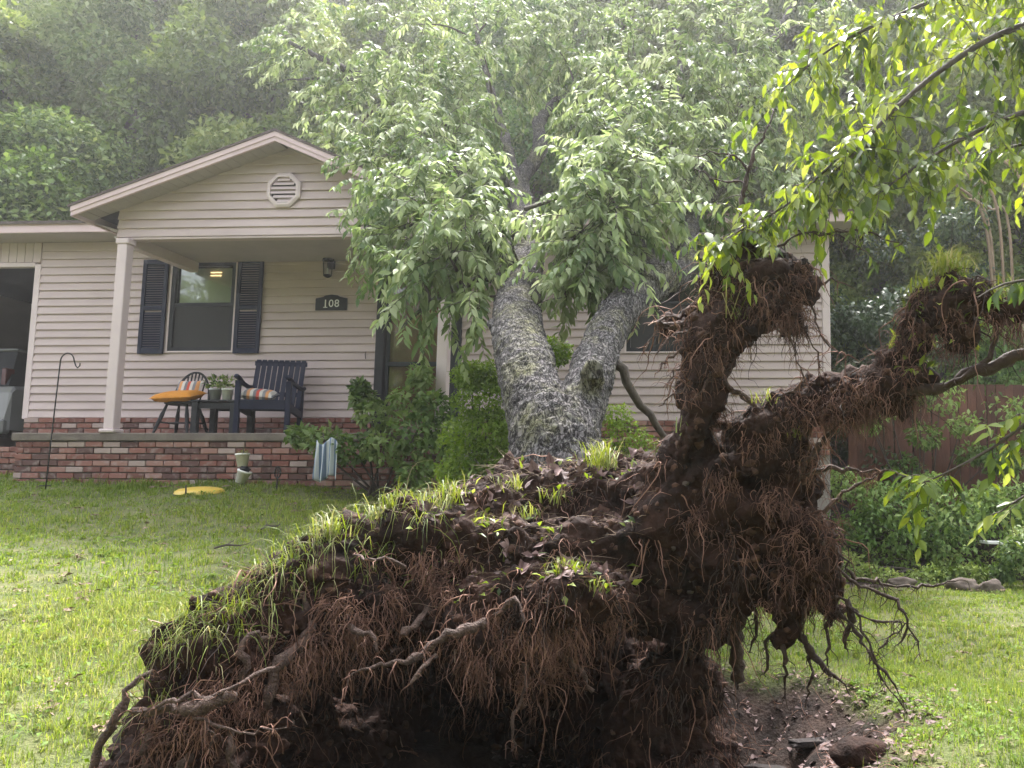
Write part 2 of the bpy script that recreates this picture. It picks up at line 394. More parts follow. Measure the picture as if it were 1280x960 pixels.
def bark_mat():
    M = bpy.data.materials.new('bark'); M.use_nodes = True; MATS['bark'] = M
    n = M.node_tree.nodes; L = M.node_tree.links; b = n['Principled BSDF']; b.inputs['Roughness'].default_value = .95; b.inputs['Specular IOR Level'].default_value = .08
    tc = n.new('ShaderNodeTexCoord'); mp = n.new('ShaderNodeMapping'); mp.inputs['Rotation'].default_value = (R(60), 0, 0); mp.inputs['Scale'].default_value = (1, 1, .42)
    L.new(tc.outputs['Object'], mp.inputs[0])
    nz = n.new('ShaderNodeTexNoise'); nz.inputs['Scale'].default_value = 18; nz.inputs['Detail'].default_value = 4; L.new(mp.outputs[0], nz.inputs['Vector'])
    ad = n.new('ShaderNodeMix'); ad.data_type = 'RGBA'; ad.blend_type = 'LINEAR_LIGHT'; ad.inputs[0].default_value = .10
    L.new(mp.outputs[0], ad.inputs[6]); L.new(nz.outputs['Color'], ad.inputs[7])
    vo = n.new('ShaderNodeTexVoronoi'); vo.inputs['Scale'].default_value = 27; L.new(ad.outputs[2], vo.inputs['Vector'])
    ve = n.new('ShaderNodeTexVoronoi'); ve.feature = 'DISTANCE_TO_EDGE'; ve.inputs['Scale'].default_value = 27; L.new(ad.outputs[2], ve.inputs['Vector'])
    rp = n.new('ShaderNodeValToRGB'); e = rp.color_ramp.elements; e[0].color = (.02, .015, .016, 1); e[1].position = .34; e[1].color = (.16, .122, .118, 1); L.new(ve.outputs['Distance'], rp.inputs[0])
    vr = n.new('ShaderNodeMix'); vr.data_type = 'RGBA'; vr.blend_type = 'MULTIPLY'; vr.inputs[0].default_value = .2
    L.new(rp.outputs[0], vr.inputs[6]); L.new(vo.outputs['Color'], vr.inputs[7])
    bw = n.new('ShaderNodeHueSaturation'); bw.inputs['Saturation'].default_value = .25; bw.inputs['Value'].default_value = 1.25; L.new(vr.outputs[2], bw.inputs['Color'])
    li = n.new('ShaderNodeTexNoise'); li.inputs['Scale'].default_value = 3.2; li.inputs['Detail'].default_value = 9; li.inputs['Roughness'].default_value = .7; L.new(tc.outputs['Object'], li.inputs['Vector'])
    lr = n.new('ShaderNodeValToRGB'); lr.color_ramp.elements[0].position = .5; lr.color_ramp.elements[1].position = .66; L.new(li.outputs['Fac'], lr.inputs[0])
    lm = n.new('ShaderNodeMath'); lm.operation = 'MULTIPLY'; lm.inputs[1].default_value = .6; L.new(lr.outputs[0], lm.inputs[0])
    mx = n.new('ShaderNodeMix'); mx.data_type = 'RGBA'; mx.inputs[7].default_value = (.19, .19, .085, 1)
    lm2 = n.new('ShaderNodeMath'); lm2.operation = 'MULTIPLY'; L.new(lm.outputs[0], lm2.inputs[0])
    er = n.new('ShaderNodeMapRange'); er.inputs['From Max'].default_value = .12; L.new(ve.outputs['Distance'], er.inputs[0]); L.new(er.outputs[0], lm2.inputs[1])
    L.new(lm2.outputs[0], mx.inputs[0]); L.new(bw.outputs[0], mx.inputs[6]); L.new(mx.outputs[2], b.inputs['Base Color'])
    n3 = n.new('ShaderNodeTexNoise'); n3.inputs['Scale'].default_value = 60; n3.inputs['Detail'].default_value = 6; L.new(mp.outputs[0], n3.inputs['Vector'])
    sm = n.new('ShaderNodeMath'); sm.operation = 'MULTIPLY_ADD'; sm.inputs[1].default_value = 3.0; L.new(er.outputs[0], sm.inputs[0]); L.new(n3.outputs['Fac'], sm.inputs[2])
    bp = n.new('ShaderNodeBump'); bp.inputs['Strength'].default_value = .6; bp.inputs['Distance'].default_value = .010; L.new(sm.outputs[0], bp.inputs['Height']); L.new(bp.outputs[0], b.inputs['Normal'])
bark_mat()

leaf_mat('leaf_fallen', [(.07, .12, .04), (.15, .21, .08), (.245, .31, .14), (.39, .44, .27)], .38, .55, .22)
leaf_mat('leaf_bright', [(.05, .09, .018), (.12, .18, .03), (.21, .28, .045), (.29, .34, .09)], .48, .4, .5)
leaf_mat('leaf_wood', [(.055, .105, .022), (.125, .205, .05), (.22, .31, .09), (.33, .40, .15)], .36, .55, .3, .3)
leaf_mat('leaf_wood_b', [(.06, .105, .03), (.135, .195, .06), (.23, .29, .11), (.33, .38, .19)], .36, .55, .3, .3)
leaf_mat('leaf_box', [(.06, .11, .015), (.11, .185, .025), (.175, .27, .045), (.23, .32, .07)], .35, .6, .2)
leaf_mat('leaf_dark', [(.02, .04, .016), (.04, .075, .028), (.075, .12, .05), (.13, .17, .09)], .25, .4, .5)
leaf_mat('grass_blade', [(.07, .135, .025), (.145, .22, .042), (.235, .28, .068), (.37, .345, .16)], .42, .65, .2)
leaf_mat('sod_blade', [(.08, .12, .02), (.14, .20, .03), (.22, .26, .055), (.34, .30, .17)], .35, .5, .4)
# ------------------------------------------------------------------ ground
def sstep(t): t = np.clip(t, 0, 1); return t * t * (3 - 2 * t)
def vnoise(x, y, s, seed=0):
    "cheap smooth noise, about -1..1"
    a = 0
    rg = np.random.RandomState(seed)
    for k in range(5):
        th = rg.uniform(0, 6.28); ph = rg.uniform(0, 6.28); q = s * rg.uniform(.7, 1.5)
        a = a + np.sin((x * math.cos(th) + y * math.sin(th)) * q + ph)
    return a / 2.5
def pit(x, y):
    a = np.exp(-((((x + .02) / 1.08) ** 2 + ((y - 4.85) / .75) ** 2) ** 2)); b = np.exp(-((((x + .55) / 1.3) ** 2 + ((y - 3.8) / 1.5) ** 2) ** 2))
    return np.maximum(a, b)
def gz(x, y):
    x = np.asarray(x, float); y = np.asarray(y, float)
    l = np.interp(y, [-15, 0, 3.5, 8, 11, 12.5, 20, 90], [-1.2, 0, .52, 1.15, 1.62, 1.75, 1.95, 26])
    r = np.interp(y, [-15, 0, 4, 8, 11, 13.2, 16, 20, 90], [-1.0, 0, .36, .40, .45, 1.35, 1.8, 2.4, 27])
    s = sstep((x + 4.5) / 7.0)
    z = l * (1 - s) + r * s
    z = z + .02 * vnoise(x, y, 2.2, 3) + .012 * vnoise(x, y, 7, 5)
    z = z - .42 * pit(x, y) + pit(x, y) * .05 * vnoise(x, y, 14, 9) + pit(x, y) * .03 * vnoise(x, y, 31, 8)
    return z
xs = np.unique(np.concatenate([np.arange(-60, -8, 4), np.arange(-8, -3, .25), np.arange(-3, 3, .06), np.arange(3, 8, .25), np.arange(8, 61, 4)]))
ys = np.unique(np.concatenate([np.arange(-15, 2, 1), np.arange(2, 7, .06), np.arange(7, 14, .2), np.arange(14, 91, 3)]))
GX, GY = np.meshgrid(xs, ys); GZ = gz(GX, GY)
nx, ny = len(xs), len(ys); ii = np.arange(nx * ny).reshape(ny, nx)
gf = np.stack([ii[:-1, :-1], ii[:-1, 1:], ii[1:, 1:], ii[1:, :-1]], -1).reshape(-1, 4)
def lawn_mask(x, y):
    "1 on lawn, 0 on bare soil, leaf mould and under the house"
    a = 1 - sstep((pit(x, y) - .06 + .06 * vnoise(x, y, 9, 2)) / .25)
    edge = np.interp(x, [-20, -9, -3, 0, 2.2, 3, 6, 20], [12.6, 12.0, 10.9, 10.5, 10.0, 10.9, 10.7, 10.5]) + .15 * vnoise(x, y, 5, 4)
    return a * (y < edge)
gme = np_mesh('ground', np.stack([GX, GY, GZ], -1).reshape(-1, 3), gf, lawn_mask(GX, GY).ravel())
def ground_mat():
    M = bpy.data.materials.new('ground'); M.use_nodes = True
    n = M.node_tree.nodes; L = M.node_tree.links; b = n['Principled BSDF']; b.inputs['Roughness'].default_value = .9; b.inputs['Specular IOR Level'].default_value = .25
    tc = n.new('ShaderNodeTexCoord'); at = n.new('ShaderNodeAttribute'); at.attribute_name = 'tone'
    n1 = n.new('ShaderNodeTexNoise'); n1.inputs['Scale'].default_value = 6; n1.inputs['Detail'].default_value = 9; L.new(tc.outputs['Object'], n1.inputs['Vector'])
    g = n.new('ShaderNodeValToRGB'); g.color_ramp.elements[0].position = .35; g.color_ramp.elements[0].color = (.08, .10, .03, 1); g.color_ramp.elements[1].position = .7; g.color_ramp.elements[1].color = (.14, .14, .055, 1)
    s = n.new('ShaderNodeValToRGB'); s.color_ramp.elements[0].position = .35; s.color_ramp.elements[0].color = (.014, .009, .007, 1); s.color_ramp.elements[1].position = .7; s.color_ramp.elements[1].color = (.055, .034, .026, 1)
    L.new(n1.outputs['Fac'], g.inputs[0]); L.new(n1.outputs['Fac'], s.inputs[0])
    mx = n.new('ShaderNodeMix'); mx.data_type = 'RGBA'; L.new(at.outputs['Fac'], mx.inputs[0]); L.new(s.outputs[0], mx.inputs[6]); L.new(g.outputs[0], mx.inputs[7])
    L.new(mx.outputs[2], b.inputs['Base Color'])
    n2 = n.new('ShaderNodeTexNoise'); n2.inputs['Scale'].default_value = 40; n2.inputs['Detail'].default_value = 10; L.new(tc.outputs['Object'], n2.inputs['Vector'])
    bp = n.new('ShaderNodeBump'); bp.inputs['Strength'].default_value = .8; bp.inputs['Distance'].default_value = .03; L.new(n2.outputs['Fac'], bp.inputs['Height']); L.new(bp.outputs[0], b.inputs['Normal'])
    return M
tag(link('ground', gme, ground_mat(), smooth=True), 'sloping front yard ground running up to the wooded hill', kind='structure')

# ------------------------------------------------------------------ house (local X along the front wall, local -Y out towards the yard)
YAW = R(3.8)
HO = np.array([-7.5624, 12.2951, 0.0])
def HW(X, Y, Z):
    "house point (X along the wall, Y out of the wall, Z height) in the world"
    return HO + np.array([X * math.cos(YAW) - Y * math.sin(YAW), -X * math.sin(YAW) - Y * math.cos(YAW), Z])
house = empty('house', HO, -YAW, 'low ranch house with pinkish beige vinyl siding, brick porch and gabled porch roof', 'house')
def hb(mb, X0, X1, Y0, Y1, Z0, Z1, c=0.0): return mb.box(X0, X1, -Y1, -Y0, Z0, Z1, c)

FLOOR = 2.19
# structural walls (behind the siding), with real openings
def wall_with_holes(X0, X1, Z0, Z1, holes, t=.12):
    mb = MB(); xs_ = sorted({X0, X1, *[h[0] for h in holes], *[h[1] for h in holes]}); zs_ = sorted({Z0, Z1, *[h[2] for h in holes], *[h[3] for h in holes]})
    for a, b in zip(xs_, xs_[1:]):
        for c, d in zip(zs_, zs_[1:]):
            cx, cz = (a + b) / 2, (c + d) / 2
            if any(h[0] < cx < h[1] and h[2] < cz < h[3] for h in holes): continue
            hb(mb, a, b, -t, -.005, c, d)
    return mb
WIN = (.44, 1.31, 3.45, 4.66); WINR = (6.95, 7.95, 3.42, 4.62); DOOR = (3.53, 4.50, FLOOR, 4.42)
front = wall_with_holes(-1.6, 9.62, 1.3, 5.02, [WIN, WINR, DOOR]).build('front_wall', MATS['siding'], house)
mb = MB(); hb(mb, 9.50, 9.62, -8, -.13, 1.0, 5.02); hb(mb, -5.3, 9.49, -8.12, -8, 1.0, 5.02); hb(mb, -5.42, -5.3, -8, .0, 1.0, 5.02)
mb.build('rear_wall', MATS['siding'], house)
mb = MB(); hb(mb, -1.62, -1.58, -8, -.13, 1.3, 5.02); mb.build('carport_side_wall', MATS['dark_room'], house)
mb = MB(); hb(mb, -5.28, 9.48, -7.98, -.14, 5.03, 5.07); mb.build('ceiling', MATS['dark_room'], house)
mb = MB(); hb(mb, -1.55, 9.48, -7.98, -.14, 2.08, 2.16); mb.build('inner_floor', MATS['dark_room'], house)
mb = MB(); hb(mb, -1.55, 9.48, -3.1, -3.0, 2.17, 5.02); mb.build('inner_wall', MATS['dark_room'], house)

# siding boards
EXPO = .114
def board_mesh(XA0, XB0, XA1, XB1, z0, z1):
    "one lapped board: lower edge proud of the wall; ends may be cut on the slope"
    lo, hi = .030, .004
    v = [(XA0, 0, z0), (XB0, 0, z0), (XB1, 0, z1), (XA1, 0, z1), (XA0, -lo, z0), (XB0, -lo, z0), (XB1, -hi, z1), (XA1, -hi, z1), (XA0, -lo, z0 + .010), (XB0, -lo, z0 + .010)]
    f = [(0, 1, 5, 4), (4, 5, 9, 8), (8, 9, 6, 7), (7, 6, 2, 3), (0, 4, 8, 7, 3), (1, 2, 6, 9, 5), (0, 3, 2, 1)]
    me = bpy.data.meshes.new('siding_board'); me.from_pydata(v, [], f); return me
def side_run(X0, X1, z0, z1, holes, parent, joints=()):
    z = z0
    while z < z1 - .02:
        zt = min(z + EXPO, z1); segs = [(X0, X1)]
        for h in holes:
            if z < h[3] and zt > h[2]:
                ns = []
                for a, b in segs:
                    if h[0] > a: ns.append((a, min(b, h[0])))
                    if h[1] < b: ns.append((max(a, h[1]), b))
                    if h[0] <= a and h[1] >= b: pass
                segs = [s for s in ns if s[1] - s[0] > .02]
        segs = [q for a, b in segs for q in ([(a, b)] if b - a < 2.6 else (lambda c: [(a, c - .0008), (c + .0008, b)])(random.uniform(a + .6, b - .6)))]
        for a, b in segs: link('siding_board', board_mesh(a, b, a, b, z, zt), MATS['siding'], parent, (0, random.uniform(-.0015, .0015), 0))
        z += EXPO
random.seed(4)
HW1 = (.385, 1.365, 3.404, 4.715); HR1 = (6.88, 8.02, 3.364, 4.69); HD1 = (3.415, 4.62, 2.0, 4.50)
side_run(-1.565, 3.41, 2.49, 5.0, [HW1], front)
side_run(4.62, 9.54, 2.45, 5.0, [HR1], front)
side_run(3.42, 4.615, 4.50, 4.68, [], front)
# corner trims
mb = MB(); hb(mb, -1.66, -1.567, -.1, .028, 2.47, 4.70, .006); mb.build('corner_trim', MATS['trim'], house)
mb = MB(); hb(mb, 9.545, 9.65, -.1, .028, 2.43, 5.02, .006); mb.build('corner_trim', MATS['trim'], house)
mb = MB(); hb(mb, 9.625, 9.645, -7.9, -.11, 2.45, 5.02); mb.build('end_wall_siding', MATS['siding'], house)

# carport opening with vertical-panel header
mb = MB(); hb(mb, -5.3, -1.60, -.1, -.01, 4.72, 5.02); head = mb.build('carport_header', MATS['siding'], house)
for i in range(30):
    x = -5.28 + i * .123
    if x + .118 > -1.58: break
    mb = MB(); hb(mb, x, x + .116, -.008, .012, 4.73, 5.02, .003); mb.build('header_panel', MATS['siding'], head)
mb = MB(); hb(mb, -5.3, -1.66, -.06, .03, 4.66, 4.722, .004); mb.build('header_trim', MATS['trim'], house)
mb = MB(); hb(mb, -5.28, -1.63, -7.9, .35, 1.6, 1.93); mb.build('carport_floor', MATS['concrete'], house)

# foundation bricks below the siding
BR = {}
def brick_me(w_, h_=.064, d_=.06):
    k = round(w_, 3), h_
    if k not in BR:
        mb_ = MB(); mb_.box(-w_ / 2, w_ / 2, -d_, 0, 0, h_, .006); BR[k] = mb_.mesh('brick'); BR[k].materials.append(MATS['brick'])
    return BR[k]
def brick_wall(parent, X0, X1, Yf, Z0, Z1, rnd):
    z = Z1 - .064 - .006; row = 0
    while z > Z0 - .03:
        x = X0 - (.1125 if row % 2 else 0)
        while x < X1 - .02:
            a, b = max(x, X0) + .005, min(x + .225, X1) - .005
            if b - a > .04:
                o = link('brick', brick_me(b - a), None, parent, ((a + b) / 2, -Yf - .045 + rnd.uniform(-.005, .005) + .06 - .012, z + rnd.uniform(-.0025, .0025)), (0, rnd.uniform(-.008, .008), rnd.uniform(-.012, .012)))
            x += .225
        z -= .0765; row += 1
rb = random.Random(12)
mb = MB(); hb(mb, -1.60, 3.41, -.004, .012, 2.19, 2.487); fnd = mb.build('foundation', MATS['mortar'], house)
brick_wall(fnd, -1.60, 3.40, .003, 2.20, 2.487, rb)
mb = MB(); hb(mb, 4.62, 9.62, -.004, .012, 1.2, 2.447); fnd2 = mb.build('foundation', MATS['mortar'], house)
brick_wall(fnd2, 4.95, 9.62, .003, 1.95, 2.447, rb)

# porch: slab on a brick base
porch = empty('porch', (0, 0, 0), parent=house)
mb = MB(); hb(mb, -.50, 5.15, .01, 1.52, 2.09, FLOOR, .012); mb.build('slab', MATS['concrete'], porch)
mb = MB(); hb(mb, -.42, 5.08, .05, 1.435, 1.2, 2.088); core = mb.build('base_wall', MATS['mortar'], porch)
brick_wall(core, -.46, 5.12, 1.435, 1.40, 2.087, rb)
mb = MB(); hb(mb, -3.2, -.53, .05, .80, 1.2, 2.04); lw = mb.build('carport_base_wall', MATS['mortar'], porch)
brick_wall(lw, -2.2, -.53, .80, 1.6, 2.05, rb)
# porch posts
for X in (.733, 4.86):
    mb = MB(); hb(mb, X - .065, X + .065, 1.385, 1.515, FLOOR + .05, 4.555, .008); po = mb.build('post', MATS['trim'], porch)
    mb = MB(); hb(mb, X - .10, X + .10, 1.355, 1.548, FLOOR + .001, FLOOR + .05, .012); mb.build('post_base', MATS['trim'], po)
    mb = MB(); hb(mb, X - .085, X + .085, 1.37, 1.53, 4.555, 4.628, .01); mb.build('post_cap', MATS['trim'], po)
# porch gable
EL, PK = (.223, 4.957), (2.768, 5.864)
SL = (PK[1] - EL[1]) / (PK[0] - EL[0]); SR = .44
ER = (5.02, PK[1] - SR * (5.02 - PK[0]))
gable = empty('porch_gable', (0, 0, 0), parent=house)
def rake_z(X): return PK[1] - (SL * (PK[0] - X) if X < PK[0] else SR * (X - PK[0]))
mb = MB(); XL, XR = .59, 4.95
mb.add([(XL, -1.40, 4.66), (XR, -1.40, 4.66), (XR, -1.40, rake_z(XR) - .06), (PK[0], -1.40, PK[1] - .06), (XL, -1.40, rake_z(XL) - .06),
        (XL, -1.30, 4.66), (XR, -1.30, 4.66), (XR, -1.30, rake_z(XR) - .06), (PK[0], -1.30, PK[1] - .06), (XL, -1.30, rake_z(XL) - .06)],
       [(0, 1, 2, 3, 4), (9, 8, 7, 6, 5), (0, 5, 6, 1), (1, 6, 7, 2), (2, 7, 8, 3), (3, 8, 9, 4), (4, 9, 5, 0)])
gw = mb.build('gable_wall', MATS['siding'], gable)
gb = empty('gable_siding', (0, -1.405, 0), parent=gable)
z = 4.664; VENT = (2.745, 5.232, .222)
def lim(z_):
    a = max(XL, PK[0] - (PK[1] - .075 - z_) / SL); b = min(XR, PK[0] + (PK[1] - .075 - z_) / SR); return a, b
while z < PK[1] - .12:
    zt = min(z + EXPO, PK[1] - .085); a0, b0 = lim(z); a1, b1 = lim(zt)
    if z == 4.664:
        for (p0, p1) in ((a0, 1.55), (1.552, b0)): link('siding_board', board_mesh(p0, p1, p0, p1, z, zt), MATS['siding'], gb)
    else: link('siding_board', board_mesh(a0, b0, a1, b1, z, zt), MATS['siding'], gb, (0, random.uniform(-.0015, .0015), 0))
    z += EXPO
mb = MB(); hb(mb, XL - .01, XR + .01, 1.30, 1.425, 4.63, 4.66, .004); mb.build('porch_beam', MATS['siding'], gable)
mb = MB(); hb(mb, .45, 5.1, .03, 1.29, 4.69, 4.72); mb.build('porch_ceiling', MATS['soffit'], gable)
for X in (.73,):
    mb = MB(); hb(mb, X - .06, X + .06, .03, 1.29, 4.55, 4.688); mb.build('side_beam', MATS['trim'], gable)
# roof slabs, rake boards, soffits
def slope_slab(mb_, A, B, Y0, Y1, t0, t1):
    "slab between (X,z) points A and B, from t0 to t1 above the line"
    v = []
    for (X, z_) in (A, B):
        for Y in (Y0, Y1):
            for t in (t0, t1): v.append((X, -Y, z_ + t))
    return mb_.add(v, [(0, 1, 3, 2), (4, 6, 7, 5), (0, 4, 5, 1), (2, 3, 7, 6), (0, 2, 6, 4), (1, 5, 7, 3)])
mb = MB(); slope_slab(mb, (EL[0] - .03, EL[1] - .03 * SL), PK, -3.2, 1.79, .004, .035); slope_slab(mb, PK, (ER[0] + .03, ER[1] - .03 * SR), -3.2, 1.79, .004, .035)
mb.build('gable_roof', MATS['shingle'], gable)
for A, B in ((EL, PK), (PK, ER)):
    mb = MB(); slope_slab(mb, A, B, 1.735, 1.765, -.115, .002); mb.build('rake_board', MATS['fascia'], gable)
    mb = MB(); slope_slab(mb, A, B, 1.766, 1.778, -.06, .003); mb.build('rake_trim', MATS['fascia'], gable)
mb = MB(); hb(mb, EL[0] - .012, EL[0] + .02, -.4, 1.734, EL[1] - .115, EL[1] + .0, .0); mb.build('eave_board', MATS['fascia'], gable)
# sloping soffit strips under the rake and flat strips along the eave
n_ = 22
for i in range(n_):
    a = EL[0] + .03 + (PK[0] - EL[0] - .05) * i / n_; b = a + (PK[0] - EL[0] - .05) / n_ - .006
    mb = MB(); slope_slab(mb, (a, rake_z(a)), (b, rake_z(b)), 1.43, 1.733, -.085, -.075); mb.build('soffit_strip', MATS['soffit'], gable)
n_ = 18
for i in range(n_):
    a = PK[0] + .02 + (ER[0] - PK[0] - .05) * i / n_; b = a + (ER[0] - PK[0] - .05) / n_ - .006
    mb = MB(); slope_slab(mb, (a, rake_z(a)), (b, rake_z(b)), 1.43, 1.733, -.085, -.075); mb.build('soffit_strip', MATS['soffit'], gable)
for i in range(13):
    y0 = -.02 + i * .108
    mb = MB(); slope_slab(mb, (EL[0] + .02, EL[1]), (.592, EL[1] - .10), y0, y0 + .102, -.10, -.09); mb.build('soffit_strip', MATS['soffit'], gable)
# octagonal louvred vent
vent = empty('gable_vent', (VENT[0], -1.43, VENT[1]), parent=gable)
def octo(r_, y): return [(r_ * math.cos(R(22.5 + 45 * k)), y, r_ * math.sin(R(22.5 + 45 * k))) for k in range(8)]
mb = MB(); ro, ri = .235, .178
v = octo(ro, 0) + octo(ro, -.03) + octo(ro - .03, -.045) + octo(ri, -.045) + octo(ri, .0)
mb.add(v, [(k * 8 + i, k * 8 + (i + 1) % 8, (k + 1) * 8 + (i + 1) % 8, (k + 1) * 8 + i) for k in range(4) for i in range(8)])
mb.build('vent_frame', MATS['trim'], vent)
mb = MB(); mb.add(octo(ri, -.002), [tuple(range(8))]); mb.build('vent_backing', MATS['charcoal'], vent)
for k in range(6):
    zz = -.138 + k * .055; hw = min(ri * .92, ri * math.cos(R(22.5)) * 1.42 * .92 - abs(zz) * 1.0 if abs(zz) > .075 else ri * .92)
    mb = MB(); mb.add([(-hw, -.006, zz + .028), (hw, -.006, zz + .028), (hw, -.038, zz - .012), (-hw, -.038, zz - .012), (-hw, -.006, zz + .02), (hw, -.006, zz + .02), (hw, -.038, zz - .02), (-hw, -.038, zz - .02)],
                      [(0, 1, 2, 3), (7, 6, 5, 4), (3, 2, 6, 7), (0, 3, 7, 4), (1, 5, 6, 2), (0, 4, 5, 1)])
    mb.build('louvre', MATS['trim'], vent)

# main roof
EY, EZ, RP = .47, 5.155, .31
def mroof(X0, X1):
    mb_ = MB(); v = []
    for X in (X0, X1):
        for (Y, z_) in ((EY + .03, EZ - .01), (-4, EZ + RP * (EY + 4)), (-8.6, EZ - .02)):
            v += [(X, -Y, z_), (X, -Y, z_ + .035)]
    mb_.add(v, [(0, 1, 3, 2), (2, 3, 5, 4), (6, 8, 9, 7), (8, 10, 11, 9), (1, 7, 9, 3), (3, 9, 11, 5), (0, 2, 8, 6), (2, 4, 10, 8), (0, 6, 7, 1), (4, 5, 11, 10)])
    return mb_
rf = mroof(-5.7, 9.98).build('main_roof', MATS['shingle'], house)
for k in range(1, 16):                                                # shingle courses stand proud
    Y = EY - k * .14; zz = EZ + RP * (EY - Y) + .028
    mb = MB(); hb(mb, -5.69, EL[0] + 2.2 * 0 + .0, Y - .012, Y + .012, zz, zz + .014); mb.build('shingle_course', MATS['shingle'], rf)
for a, b in ((-5.7, EL[0] + .33), (ER[0] - .3, 9.97)):
    mb = MB(); hb(mb, a, b, EY - .02, EY, 5.03, EZ + .01, .003); mb.build('fascia_board', MATS['fascia'], house)
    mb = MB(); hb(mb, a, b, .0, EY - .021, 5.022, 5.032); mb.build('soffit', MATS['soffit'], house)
mb = MB()
for X in (9.63, -5.42):
    mb.add([(X, -.1, 5.02), (X, 8.1, 5.02), (X, 4, EZ + RP * (EY + 4) - .02), (X - .1, -.1, 5.02), (X - .1, 8.1, 5.02), (X - .1, 4, EZ + RP * (EY + 4) - .02)], [(0, 1, 2), (5, 4, 3), (0, 3, 4, 1), (1, 4, 5, 2), (2, 5, 3, 0)])
mb.build('end_gable', MATS['siding'], house)
for X in (9.88,):
    mb = MB(); mb.add([(X + a, -EY + .0 if q == 0 else 4, (EZ if q == 0 else EZ + RP * (EY + 4)) + t) for a in (0, .03) for q in (0, 1) for t in (-.12, .005)], [(0, 1, 3, 2), (4, 6, 7, 5), (0, 4, 5, 1), (2, 3, 7, 6), (0, 2, 6, 4), (1, 5, 7, 3)])
    mb.build('rake_board', MATS['fascia'], house)

# windows
def window(W_, HH, blind, parent):
    x0, x1, z0, z1 = W_; wn = empty('window', (0, 0, 0), parent=parent)
    mb = MB()
    for a in ((HH[0], HH[0] + .022, HH[2], HH[3]), (HH[1] - .022, HH[1], HH[2], HH[3]), (HH[0] + .022, HH[1] - .022, HH[3] - .022, HH[3]), (HH[0] + .022, HH[1] - .022, HH[2], HH[2] + .022)):
        hb(mb, a[0], a[1], -.02, .034, a[2], a[3])
    mb.build('window_trim', MATS['trim'], wn)
    f = .055; mb = MB(); A = (HH[0] + .022, HH[1] - .022, HH[2] + .022, HH[3] - .022)
    for a in ((A[0], A[0] + f, A[2], A[3]), (A[1] - f, A[1], A[2], A[3]), (A[0] + f, A[1] - f, A[3] - f, A[3]), (A[0] + f, A[1] - f, A[2], A[2] + f)):
        hb(mb, a[0], a[1], -.08, .026, a[2], a[3])
    mb.build('window_frame', MATS['charcoal'], wn)
    zm = (A[2] + A[3]) / 2 + .03
    mb = MB(); hb(mb, A[0] + f, A[1] - f, -.05, .012, zm - .025, zm + .025); mb.build('meeting_rail', MATS['charcoal'], wn)
    mb = MB(); hb(mb, A[0] + f, A[1] - f, -.032, -.028, zm + .025, A[3] - f); mb.build('pane', MATS['glass'], wn)
    mb = MB(); hb(mb, A[0] + f, A[1] - f, -.022, -.018, A[2] + f, zm - .025); mb.build('pane', MATS['glass'], wn)
    mb = MB(); hb(mb, A[0] + f + .004, A[1] - f - .004, -.006, -.004, A[2] + f, zm - .025); mb.build('insect_screen', MATS['screen'], wn)
    if blind:
        mb = MB(); hb(mb, A[0] + f, A[1] - f, -.10, -.094, zm - .02, A[3] - f); mb.build('blind', MATS['blind'], wn)
        for k, zz in enumerate((4.53, 4.575)):
            mb = MB(); mb.tube([(.90, .088, zz), (1.06, .088, zz)], .005, 8); mb.build('lamp_tube', MATS['lamp_glow'], wn)
    return wn
window(WIN, HW1, True, front); window(WINR, HR1, False, front)
# louvred shutters
for X0 in (-.012, 1.38):
    sh = empty('shutter', (X0, -.03, 3.385), parent=house); W_, H_ = .372, 1.35
    mb = MB()
    for a in ((0, .055, 0, H_), (W_ - .055, W_, 0, H_), (.055, W_ - .055, H_ - .07, H_), (.055, W_ - .055, 0, .08), (.055, W_ - .055, .62, .69)): mb.box(a[0], a[1], -.03, 0, a[2], a[3], .003)
    mb.build('shutter_frame', MATS['navy'], sh)
    mb = MB(); z = .09
    while z < H_ - .09:
        if not .59 < z < .69: mb.add([(.055, -.004, z + .03), (W_ - .055, -.004, z + .03), (W_ - .055, -.024, z), (.055, -.024, z), (.055, 0, z + .02), (W_ - .055, 0, z + .02)], [(0, 1, 2, 3), (0, 4, 5, 1), (3, 2, 5, 4)])
        z += .034
    tag(mb.build('louvres', MATS['navy'], sh), kind='stuff')
# door
door = empty('door', (0, 0, 0), parent=house)
mb = MB(); hb(mb, 3.415, 3.535, -.1, .05, FLOOR + .002, 4.50, .006); hb(mb, 4.50, 4.615, -.1, .05, FLOOR + .002, 4.50, .006); hb(mb, 3.536, 4.499, -.1, .045, 4.42, 4.50, .006); mb.build('door_frame', MATS['charcoal'], door)
slab = MB(); hb(slab, 3.55, 4.49, -.09, -.05, FLOOR + .01, 4.41); ds = slab.build('door_slab', MATS['door_red'], door)
for (a, b, c, d) in ((3.64, 3.98, 2.35, 2.95), (4.06, 4.40, 2.35, 2.95), (3.64, 3.98, 3.1, 4.25), (4.06, 4.40, 3.1, 4.25)):
    mb = MB(); hb(mb, a, b, -.049, -.035, c, d, .01); mb.build('door_panel', MATS['door_red'], ds)
mb = MB(); hb(mb, 3.56, 3.60, -.02, .02, FLOOR + .01, 4.41); hb(mb, 4.45, 4.49, -.02, .02, FLOOR + .01, 4.41); hb(mb, 3.60, 4.45, -.02, .02, 3.2, 3.26); mb.build('storm_door', MATS['charcoal'], door)
mb = MB(); hb(mb, 3.60, 4.45, -.004, .0, FLOOR + .05, 4.40); mb.build('storm_glass', MATS['glass'], door)
mb = MB(); mb.tube([(4.40, -.02, 3.15), (4.40, -.07, 3.15), (4.33, -.08, 3.15)], .012, 8); mb.build('door_handle', MATS['galv'], door)
